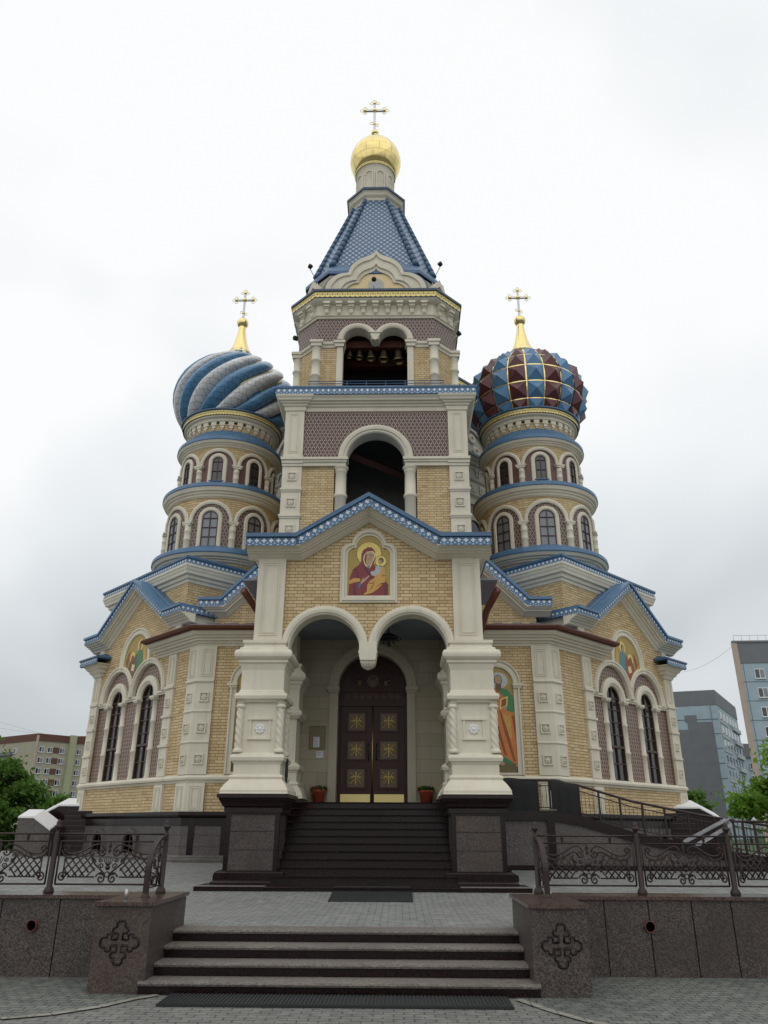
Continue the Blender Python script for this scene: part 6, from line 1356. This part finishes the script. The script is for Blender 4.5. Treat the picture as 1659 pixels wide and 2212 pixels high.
t = MB(); t.tube([(-2.55,0.45,0.89),(-2.55,0.45,0.99)], 0.022, 'steel', 10); tag(t.build('steel_stub', None, (-2.55,0.45,0.89)), 'short bright steel tube standing on the left end block', 'pipe')

# ---------------------------------------------------------------- ramp on the right with railing, covers and folding ramps
RY = 8.4
def rz(x):
    P = [(2.6,2.03),(3.95,2.03),(4.6,1.93),(5.75,1.60),(7.2,1.32),(9.6,0.98)]
    for (a, za), (c, zc) in zip(P[:-1], P[1:]):
        if x <= c: return za+(zc-za)*(x-a)/(c-a)
    return P[-1][1]
t = thing('wheelchair_ramp', 'granite clad ramp sloping down to the right of the porch', 'ramp', (4,RY,0.8))
X_ = [2.6,3.95,4.3,4.6,5.0,5.4,5.75,6.2,6.7,7.2,8.0,8.8,9.6]
b = MB(); b.rings([[(x,RY,0.5),(x,RY,rz(x)-0.17),(x,RY+1.3,rz(x)-0.17),(x,RY+1.3,0.5)] for x in X_], 'granite_plinth', True, True, True); part(b, 'ramp_body', t)
b = MB(); b.rings([[(x,RY-0.05,rz(x)-0.20),(x,RY-0.05,rz(x)),(x,RY+0.2,rz(x)),(x,RY+0.2,rz(x)-0.20)] for x in X_], 'granite_dark', True, True, True); b.box(3.86,4.02,RY-0.06,RY,0.9,1.83,'granite_dark'); b.box(2.7,9.6,RY-0.12,RY,0.75,0.95,'granite_dark'); b.rings([[(x,RY+0.201,rz(x)-0.1),(x,RY+1.3,rz(x)-0.1),(x,RY+1.3,rz(x)-0.16),(x,RY+0.201,rz(x)-0.16)] for x in X_], 'granite_tread', True, True, True); b.box(3.72,4.08,RY-0.052,RY+0.05,2.032,2.06,'granite_tread'); part(b, 'kerb', t)
t = thing('ramp_railing', 'brown metal railing with thin bars along the ramp', 'railing', (4,RY+0.07,2.03))
yr = RY+0.07; px = [2.75,3.72,3.98,4.62,5.05,5.5,5.98,6.45,6.95,7.5,8.1,8.8,9.5]
for x in px: b = MB(); b.box(x-0.02, x+0.02, yr-0.02, yr+0.02, rz(x), rz(x)+0.63, 'iron'); part(b, 'post', t)
b = MB(); b.tube([(x,yr,rz(x)+0.635) for x in X_], 0.026, 'iron', 8); part(b, 'handrail', t); b = MB(); b.tube([(x,yr,rz(x)+0.52) for x in X_], 0.011, 'iron', 6); b.tube([(x,yr,rz(x)+0.07) for x in X_], 0.011, 'iron', 6); part(b, 'rail', t)
b = MB(); x = 2.8
while x < 9.5: b.tube([(x,yr,rz(x)+0.07),(x,yr,rz(x)+0.52)], 0.005, 'iron', 4); b.sphere((x,yr,rz(x)+0.30),0.012,'iron',6,4); x += 0.085
o = part(b, 'bars', t); o['kind'] = 'stuff'
for k, (x0, x1, zb, lab) in enumerate(((2.86,3.70,1.86,'black cloth draped over the railing next to the right pillar'),(4.0,4.60,1.90,'black cloth draped over the railing where the ramp starts to slope'))):
    b = MB(); xs = [x0+(x1-x0)*i/14 for i in range(15)]; rings = []
    prof = [(0.055,0.0),(0.065,0.25),(0.06,0.5),(0.045,0.60),(0.0,0.645),(-0.045,0.62),(-0.06,0.45)]
    for i, x in enumerate(xs):
        wv = 0.012*sin(i*1.3+k)+0.006*sin(i*2.9)
        rings.append([(x+(0.03*(1-h/0.65) if i > 11 else 0), yr-dy*1.0-wv*(1-h), zb+0.02*sin(i*0.4)+h*((rz(x)+0.665-zb)/0.645)) for dy, h in prof])
    b.rings(rings, 'cloth_black', False, smooth=True); rings2 = [[(p[0],p[1]+0.006,p[2]-0.002) for p in r] for r in rings]; b.rings(rings2, 'cloth_black', False, smooth=True)
    tag(part_ := b.build('draped_cloth', None, ((x0+x1)/2,yr,zb)), lab, 'cloth', 'black cloths over the ramp railing')
for k, (p0, p1, lab) in enumerate((((6.55,7.7,1.42),(7.72,8.3,1.86),'long aluminium channel ramp leaning over the lower railing, nearer the church'),((6.72,7.5,1.36),(7.9,8.1,1.84),'long aluminium channel ramp leaning over the lower railing, in front of the other'))):
    b = MB(); p0, p1 = Vector(p0), Vector(p1); d = (p1-p0).normalized(); sv = d.cross(Vector((0,0,1))).normalized()*0.05
    upv = sv.cross(d).normalized()*0.035
    for o_ in (-1,1):
        a, c = p0+sv*o_, p1+sv*o_; b.rings([[a-sv*0.15,a+sv*0.15,a+sv*0.15+upv,a-sv*0.15+upv],[c-sv*0.15,c+sv*0.15,c+sv*0.15+upv,c-sv*0.15+upv]], 'steel', True, True, True)
    b.rings([[p0-sv,p0+sv,p0+sv+upv*0.2,p0-sv+upv*0.2],[p1-sv,p1+sv,p1+sv+upv*0.2,p1-sv+upv*0.2]], 'steel', True, True, True)
    tag(b.build('metal_ramp', None, p0), lab, 'metal ramp', 'aluminium ramps on the railing')
t = thing('lower_railing', 'brown barred railing at the bottom end of the ramp', 'railing', (7.9,7.6,0.8))
for k in range(8): x = 7.55+0.42*k; b = MB(); b.box(x-0.018,x+0.018,7.58,7.62,0.75,1.80,'iron'); part(b, 'post', t)
b = MB(); b.tube([(7.5,7.6,1.82),(10.6,7.6,1.82)],0.022,'iron',6); b.tube([(7.5,7.6,0.95),(10.6,7.6,0.95)],0.012,'iron',6)
for k in range(36): b.tube([(7.55+0.085*k,7.6,0.95),(7.55+0.085*k,7.6,1.82)],0.005,'iron',4)
part(b, 'bars', t)

# ---------------------------------------------------------------- side staircases with sloping pale copings
for s_, lab in ((-1,'dark granite side stair with two sloping pale coping stones, left of the church'),(1,'dark granite side stair with a sloping pale coping stone, right of the church')):
    t = thing('side_staircase', lab, 'staircase', (s_*9.2,13.6,0.9)); 
    F_ = frame(s_*9.05, 13.6, 0)
    def pz_(mb, pts, y0, y1, m): mb.poly([(s_*x, z) for x, z in pts], y0, y1, m)
    def leaning(nm, path, y0, y1, body):     # wall whose coping leans forward so that it sheds rain
        b = MB(F_); b.rings([[(s_*x,y0,0.5),(s_*x,y0,z-0.2),(s_*x,y1,z),(s_*x,y1,0.5)] for x, z in path], body, True, True, True); o = part(b, nm, t)
        b = MB(F_); b.rings([[(s_*x,y0-0.03,z-0.195),(s_*x,y1+0.03,z+0.005),(s_*x,y1+0.03,z+0.045),(s_*x,y0-0.03,z-0.15)] for x, z in path], 'stone_white', True, True, True); part(b, 'coping', o)
    leaning('rear_parapet', [(-2.6,2.42),(0.24,2.42),(0.88,2.08)], 0.55, 1.1, 'granite_dark')
    if s_ < 0: leaning('front_parapet', [(0.9,2.08),(0.46,2.08),(-0.05,1.76)], -0.5, 0.05, 'granite_plinth')
    for k in range(9): b = MB(F_); p0, p1 = sorted((s_*(0.4-0.08*k), s_*-2.5)); b.box(p0, p1, 0.06-0.0, 0.54, 0.92+0.13*k, 0.92+0.13*(k+1)-0.012, 'granite_dark'); b.box(p0-0.01, p1+0.01, 0.055, 0.545, 0.92+0.13*(k+1)-0.012, 0.92+0.13*(k+1), 'granite_cap'); part(b, 'step', t)

# ---------------------------------------------------------------- trees
def tree(name, lab, base, H, R, z0, mat, seed, nl, cat='tree', group=None, leaf=0.16, trunk_r=0.14, lean=0.0, sq=1.0):
    r = random.Random(seed); t = thing(name, lab, cat, base, group); B = Vector(base)
    b = MB(); tips = []
    top = B+Vector((lean*H, 0, H*0.82))
    b.tube([B, B+Vector((lean*H*0.2,0,H*0.3)), B+Vector((lean*H*0.5+0.05*R,0.03*R,H*0.55)), top], [trunk_r, trunk_r*0.8, trunk_r*0.5, trunk_r*0.12], 'bark', 8)
    for i in range(16):
        f = 0.25+0.65*r.random(); p = B+Vector((lean*H*f, 0, H*f*0.9)); a = r.uniform(0,2*pi); l = R*(0.5+0.5*r.random())*(1.05-0.55*f); q = p+Vector((cos(a)*l, sin(a)*l, l*0.55))
        b.tube([p, p+(q-p)*0.5+Vector((0,0,0.05*l)), q], [trunk_r*0.35, trunk_r*0.2, trunk_r*0.05], 'bark', 5)
    part(b, 'trunk', t)
    clumps = []
    for i in range(34):
        while True:
            u = Vector((r.uniform(-1,1), r.uniform(-1,1), r.uniform(-1,1)))
            if 0.30 < u.length < 1: break
        zc = z0+(H-z0)*(0.5+0.5*u.z); env = max(0.25, 1-abs((zc-z0)/(H-z0)-0.38)**1.6*1.5)
        clumps.append((B+Vector((lean*zc+u.x*R*env, u.y*R*env, zc)), R*(0.20+0.20*r.random()), r.random()))
    vs, fs = [], []
    for i in range(nl):
        c, cr_, k = clumps[r.randrange(len(clumps))]
        while True:
            u = Vector((r.uniform(-1,1), r.uniform(-1,1), r.uniform(-1,1)))
            if u.length < 1: break
        u = u*(0.55+0.45*r.random()) if r.random() < 0.9 else u*1.5
        p = c+Vector((u.x*cr_*1.1, u.y*cr_*1.1, u.z*cr_*0.8*sq)); n_ = Vector((r.gauss(0,1), r.gauss(0,1), r.gauss(0.5,1))).normalized(); a = n_.orthogonal().normalized(); a = Matrix.Rotation(r.uniform(0,6.28), 3, n_) @ a; d = n_.cross(a); s0 = leaf*(0.6+0.7*r.random())
        i0 = len(vs); vs += [p-a*s0*0.5, p+d*s0*0.3+n_*s0*0.05, p+a*s0*0.5, p-d*s0*0.3+n_*s0*0.05]; fs.append((i0,i0+1,i0+2,i0+3))
    b = MB(); b.add(vs, fs, mat); part(b, 'crown', t)
    return t
TG = 'trees beside the church'
tree('birch_tree', 'dark green tree standing tallest at the left edge of the picture', (-22.6,31,0), 6.8, 3.3, 0.4, 'leaf_dark', 3, 26000, group=TG, leaf=0.30)
tree('birch_tree', 'smaller dark green tree just left of the church, below the beige block', (-18.9,30.5,0), 4.6, 2.1, 0.3, 'leaf_dark', 5, 15000, group=TG, leaf=0.27)
tree('leafy_bush', 'low dark bush in the gap between the left stair and the church', (-15.9,30,0), 3.15, 1.2, 0.3, 'leaf_dark', 9, 6000, 'bush', leaf=0.24, trunk_r=0.06)
tree('maple_tree', 'bright yellow green tree at the right edge in front of the blue block', (20.2,29,0), 5.7, 3.2, 0.3, 'leaf_bright', 11, 28000, group=TG, leaf=0.30)
tree('leafy_bush', 'rounded dark bush behind the right side stair', (15.9,33,0), 3.5, 1.35, 0.5, 'leaf_dark', 13, 8000, 'bush', leaf=0.24, trunk_r=0.06)

# ---------------------------------------------------------------- apartment blocks
def wmesh(w_, h_, name='win'):
    b = MB(); 
    b.box(-w_/2, w_/2, -0.06, 0.0, -h_/2, h_/2, 'win_white')
    for k, (a, c) in enumerate(((-w_/2+0.08,-0.05),(0.05,w_/2-0.08))): b.box(a, c, -0.068, -0.061, -h_/2+0.09, h_/2-0.09, 'glass' if k == 0 else 'glass_pale')
    b.box(-w_/2-0.06, w_/2+0.06, -0.22, -0.0, -h_/2-0.07, -h_/2, 'win_white'); return b
class Facade:
    def __init__(s, t, F_): s.t = t; s.F = F_; s.cache = {}
    def win(s, x, z, w_=1.35, h_=1.4):
        k = (w_, h_)
        off = Vector(s.t['_o'])
        if k not in s.cache:
            b = wmesh(w_, h_); o = b.build('window', s.t); o.data.transform(Matrix.Translation(off)); s.cache[k] = o.data
        else:
            o = bpy.data.objects.new('window', s.cache[k]); COL.objects.link(o); o.parent = s.t
        o.matrix_local = Matrix.Translation(-off) @ s.F @ Matrix.Translation((x, 0, z))
def dir_frame(p, q):   # local x from p to q, local y inwards
    d = Vector((q[0]-p[0], q[1]-p[1])); return frame(p[0], p[1], atan2(d.y, d.x)), d.length
# left beige block: corner towards us
k = 2.52; C0 = (-38.51*k+0.665*(1-k), (75+9.43)*k-9.43)
ZT_ = (11.05-1.66)*k+1.66
t = thing('apartment_building', 'beige panel apartment block with a brown roof band, far left behind the trees', 'apartment block', (*C0,0), 'apartment blocks behind the church')
Rr = (C0[0]+9.2*3, C0[1]+10.8*3); Ll = (C0[0]-32, C0[1]+21)
b = MB(); base = [Ll, C0, Rr]; b.cornice(base, [(0,0),(0,ZT_-1.9),(-0.5,ZT_-1.9),(-0.5,0)], 'panel_beige'); b.add([(*Ll,ZT_-2),(*C0,ZT_-2),(*Rr,ZT_-2),(C0[0]-4,C0[1]+50,ZT_-2)], [(0,1,2,3)], 'panel_gray'); b.box(C0[0]-2,C0[0]+12,C0[1]+16,C0[1]+22,ZT_-2,ZT_+1.0,'panel_brown'); part(b, 'wall', t)
b = MB(); b.cornice(base, [(0.12,ZT_-1.9),(0.12,ZT_),(-0.5,ZT_),(-0.5,ZT_-1.9)], 'panel_brown'); part(b, 'roof_band', t)
FR, LR = dir_frame(C0, Rr); FL, LL = dir_frame(Ll, C0)
b = MB(FR); b.box(-0.25,0.25,-0.2,0.2,0,ZT_-0.5,'panel_tan'); b.box(9.0,10.8,-0.9,0.1,0,ZT_+0.2,'panel_green')
for i in range(9): b.box(0.3,42,-0.03,-0.002,i*2.78+0.9,i*2.78+0.97,'panel_gray')
part(b, 'stair_strip', t)
fr = Facade(t, FR); fl = Facade(t, FL); ORI = {}
for i in range(8):
    z = ZT_-4.1-2.78*i
    if z < 3: break
    for x in (1.5, 3.9, 7.3, 12.3, 15.2, 19, 24): fr.win(x, z, 1.45, 1.45)
    for x in (LL-10, LL-16, LL-22): fl.win(x, z, 1.5, 1.4)
    b = MB(FR); b.box(4.66, 6.54, -0.05, 0.02, z-0.75, z+0.75, 'panel_brown'); part(b, 'brown_panel', t)
    b = MB(FL); b.box(LL-24, LL-11, -0.9, 0.0, z-1.2, z-0.3, 'panel_gray'); part(b, 'balcony', t)
for q in range(9): pass
# right blocks
def block(C, R, Lf, zt, lab, group):
    t = thing('apartment_building', lab, 'apartment block', (*C,0), group); return t
G = 'apartment blocks behind the church'
k = 1.75; sc = lambda X, Y, Z: ((X-0.665)*k+0.665, (Y+9.43)*k-9.43, (Z-1.66)*k+1.66)
cx_, cy_, zt = sc(37.05,80,16.61)
t = block((cx_,cy_), None, None, zt, 'grey and pale blue panel block with a stepped dark pattern, right of the church', G)
Lp = (cx_-24, cy_+8.0); Rp = (cx_+14, cy_+24)
b = MB(); b.cornice([Lp,(cx_,cy_),Rp], [(0,0),(0,zt-2.9),(-0.5,zt-2.9),(-0.5,0)], 'panel_blue'); b.add([(*Lp,zt-0.2),(cx_,cy_,zt-0.2),(*Rp,zt-0.2),(cx_-10,cy_+32,zt-0.2)], [(0,1,2,3)], 'panel_gray'); part(b, 'wall', t)
b = MB(); b.cornice([Lp,(cx_,cy_),Rp], [(0.08,zt-2.9),(0.08,zt),(-0.5,zt),(-0.5,zt-2.9)], 'panel_gray'); part(b, 'roof_band', t)
FL, LL = dir_frame(Lp, (cx_,cy_)); FR, LR = dir_frame((cx_,cy_), Rp)
b = MB(FL); st = 1.40; 
rows = [(-6.3,-4.0),(-5.9,-1.2),(-8.0,-1.2),(-8.0,-1.2),(-8.0,-1.2),(-8.0,-1.2),(-9.6,-1.2),(-9.6,-1.2),(-9.6,-1.2),(-10.8,-1.2),(-10.8,-1.2)]
for i, (a, c) in enumerate(rows): z1 = zt-4.8-st*i; b.box(LL+a, LL+c, -0.06, 0.0, z1-st, z1, 'panel_gray')
z1 = zt-4.8-st*len(rows); b.box(0, LL-1.2, -0.06, 0.0, 0, z1, 'panel_gray')
part(b, 'dark_pattern', t)
b = MB(FL)
for i in range(10): z = zt-2.9-2.8*i; b.box(0, LL, -0.075, 0.0, z-0.06, z+0.06, 'panel_gray' if i % 1 == 0 else 'panel_blue')
for x in (LL-1.2, LL-8.6, LL-15): b.box(x-0.05, x+0.05, -0.07, 0.0, 0, zt-2.9, 'panel_gray')
part(b, 'panel_joints', t)
fr = Facade(t, FR)
for i in range(8):
    z = zt-4.6-2.8*i
    if z < 2.5: break
    for x in (3.6, 7.6, 11.6, 15.6, 19.6, 23.6): fr.win(x, z, 2.2, 1.5)
    b = MB(FR); b.box(1.8, 11, -0.12, 0.02, z-1.6, z-0.9, 'panel_pale'); part(b, 'balcony', t); b = MB(FR); b.box(17, LR-1, -0.5, 0.02, z-1.7, z-0.85, 'panel_pale'); part(b, 'balcony', t)
k = 1.66; cx_, cy_, zt = sc(31.36,60,17.71)
t = block((cx_,cy_), None, None, zt, 'tall pale blue panel block with white windows at the right edge', G)
Lp = (cx_+9.6, cy_+20); Rp = (cx_+26, cy_-1.5)
b = MB(); b.cornice([Lp,(cx_,cy_),Rp], [(0,0),(0,zt-3.4),(-0.5,zt-3.4),(-0.5,0)], 'panel_blue'); b.add([(*Lp,zt-0.2),(cx_,cy_,zt-0.2),(*Rp,zt-0.2),(cx_+26,cy_+20,zt-0.2)], [(0,1,2,3)], 'panel_gray'); part(b, 'wall', t)
b = MB(); b.cornice([Lp,(cx_,cy_),Rp], [(0.08,zt-3.4),(0.08,zt-0.3),(0.2,zt-0.3),(0.2,zt),(-0.5,zt),(-0.5,zt-3.4)], 'panel_gray'); part(b, 'roof_band', t)
FR, LR = dir_frame((cx_,cy_), Rp); FL, LL = dir_frame(Lp, (cx_,cy_))
b = MB(FR); b.box(-0.3,0.5,-0.15,0.1,0,zt-0.2,'panel_tan')
for i in range(9): z = zt-3.4-2.8*i; b.box(0.5, LR, -0.03, 0.0, z-0.05, z+0.05, 'panel_gray')
for x in (0.9,7.2,13.5): b.box(x-0.04,x+0.04,-0.025,0.0,0,zt-3.4,'panel_gray')
part(b, 'panel_joints', t)
b = MB(FR)
for k_ in range(12): b.tube([(0.3+k_*1.2,0.3,zt),(0.3+k_*1.2,0.3,zt+0.9)],0.03,'steel',4)
b.tube([(0.3,0.3,zt+0.9),(14,0.3,zt+0.9)],0.03,'steel',4); part(b, 'roof_railing', t)
fr = Facade(t, FR)
for i in range(9):
    z = zt-5.0-2.8*i
    if z < 2.5: break
    for x in (3.1, 8.4, 14): fr.win(x, z, 1.45, 1.45)
k = 1.5; cx_, cy_, zt = sc(56.93,120,14.5)
t = block((cx_,cy_), None, None, zt, 'distant grey blue block seen in the gap between the two right hand blocks', G)
b = MB(); b.cornice([(cx_-3,cy_+10),(cx_-2.5,cy_),(cx_+16,cy_+2)], [(0,0),(0,zt),(-0.5,zt),(-0.5,0)], 'panel_blue'); b.box(cx_-3,cx_+16,cy_-0.2,cy_-0.05,zt-3,zt+0.2,'panel_gray'); part(b, 'wall', t)
fr = Facade(t, frame(cx_, cy_, 0.1))
for i in range(5):
    for x in (1.2, 5.5): fr.win(x, zt-5-2.9*i, 1.6, 1.5)
# ---------------------------------------------------------------- cars, street lamp, wires
def car(x, y, rot, col, lab):
    t = thing('parked_car', lab, 'car', (x,y,0)); F_ = frame(x, y, rot)
    S_ = [(-2.15,0.45),(-2.2,0.62),(-2.1,0.85),(-1.45,0.95),(-0.75,1.42),(0.75,1.45),(1.45,1.02),(2.05,0.92),(2.15,0.7),(2.1,0.4)]
    b = MB(F_)
    def sec(w_, s0): return [(px_*s0, w_, 0.3+(pz-0.3)) for px_, pz in S_]+[(2.1*s0,w_,0.28),(-2.1*s0,w_,0.28)]
    R_ = [sec(-0.78,0.97), sec(-0.86,1.0), sec(0.86,1.0), sec(0.78,0.97)]; b.rings(R_, col, True, True, True, True); part(b, 'body', t)
    b = MB(F_)
    for w_ in (-0.875,0.875): b.add([(-1.25,w_,0.98),(1.2,w_,1.0),(0.7,w_*0.99,1.38),(-0.72,w_*0.99,1.36)], [(0,1,2,3)], 'glass')
    part(b, 'side_window', t)
    for wx in (-1.35,1.35):
        for wy in (-0.80,0.80):
            b = MB(F_); b.rings([[(wx+r*cos(2*pi*j/18), wy+yy, 0.31+r*sin(2*pi*j/18)) for j in range(18)] for r, yy in ((0.31,-0.09),(0.31,0.09),(0.2,0.095),(0.05,0.1))], 'rubber', True, True, True); part(b, 'wheel', t)
car(-23.8, 28.6, 0.1, 'car_white', 'pale blue car parked behind the fence at the left edge'); car(21.5, 25.5, 0.15, 'car_white', 'pale car parked behind the fence at the right edge')
t = thing('street_lamp', 'small lamp post with a round head in front of the bright tree', 'street lamp', (15.9,26,0)); b = MB(); b.lathe(15.9, 26, [(0.09,0),(0.05,0.4),(0.035,1.75)], 'iron', 8); part(b, 'pole', t)
b = MB(); b.lathe(15.9, 26, [(0.04,1.75),(0.11,1.86),(0.12,2.0),(0.16,2.02),(0.08,2.10),(0.01,2.18)], 'panel_pale', 12); part(b, 'lamp_head', t)
for k, (p0, p1, sag, lab) in enumerate((((-160,170,44),(-96,205,25),1.0,'thin overhead wire running to the beige block, upper'),((-160,170,37),(-96,205,25),1.5,'thin overhead wire running to the beige block, lower'),((60,150,32),(52,105,28),0.8,'thin overhead wire above the gap between the right hand blocks'))):
    b = MB(); a, c = Vector(p0), Vector(p1); b.tube([a+(c-a)*i/12-Vector((0,0,4*sag*(i/12)*(1-i/12))) for i in range(13)], 0.022, 'panel_gray', 4); tag(b.build('overhead_wire', None, p0), lab, 'wire', 'overhead wires')
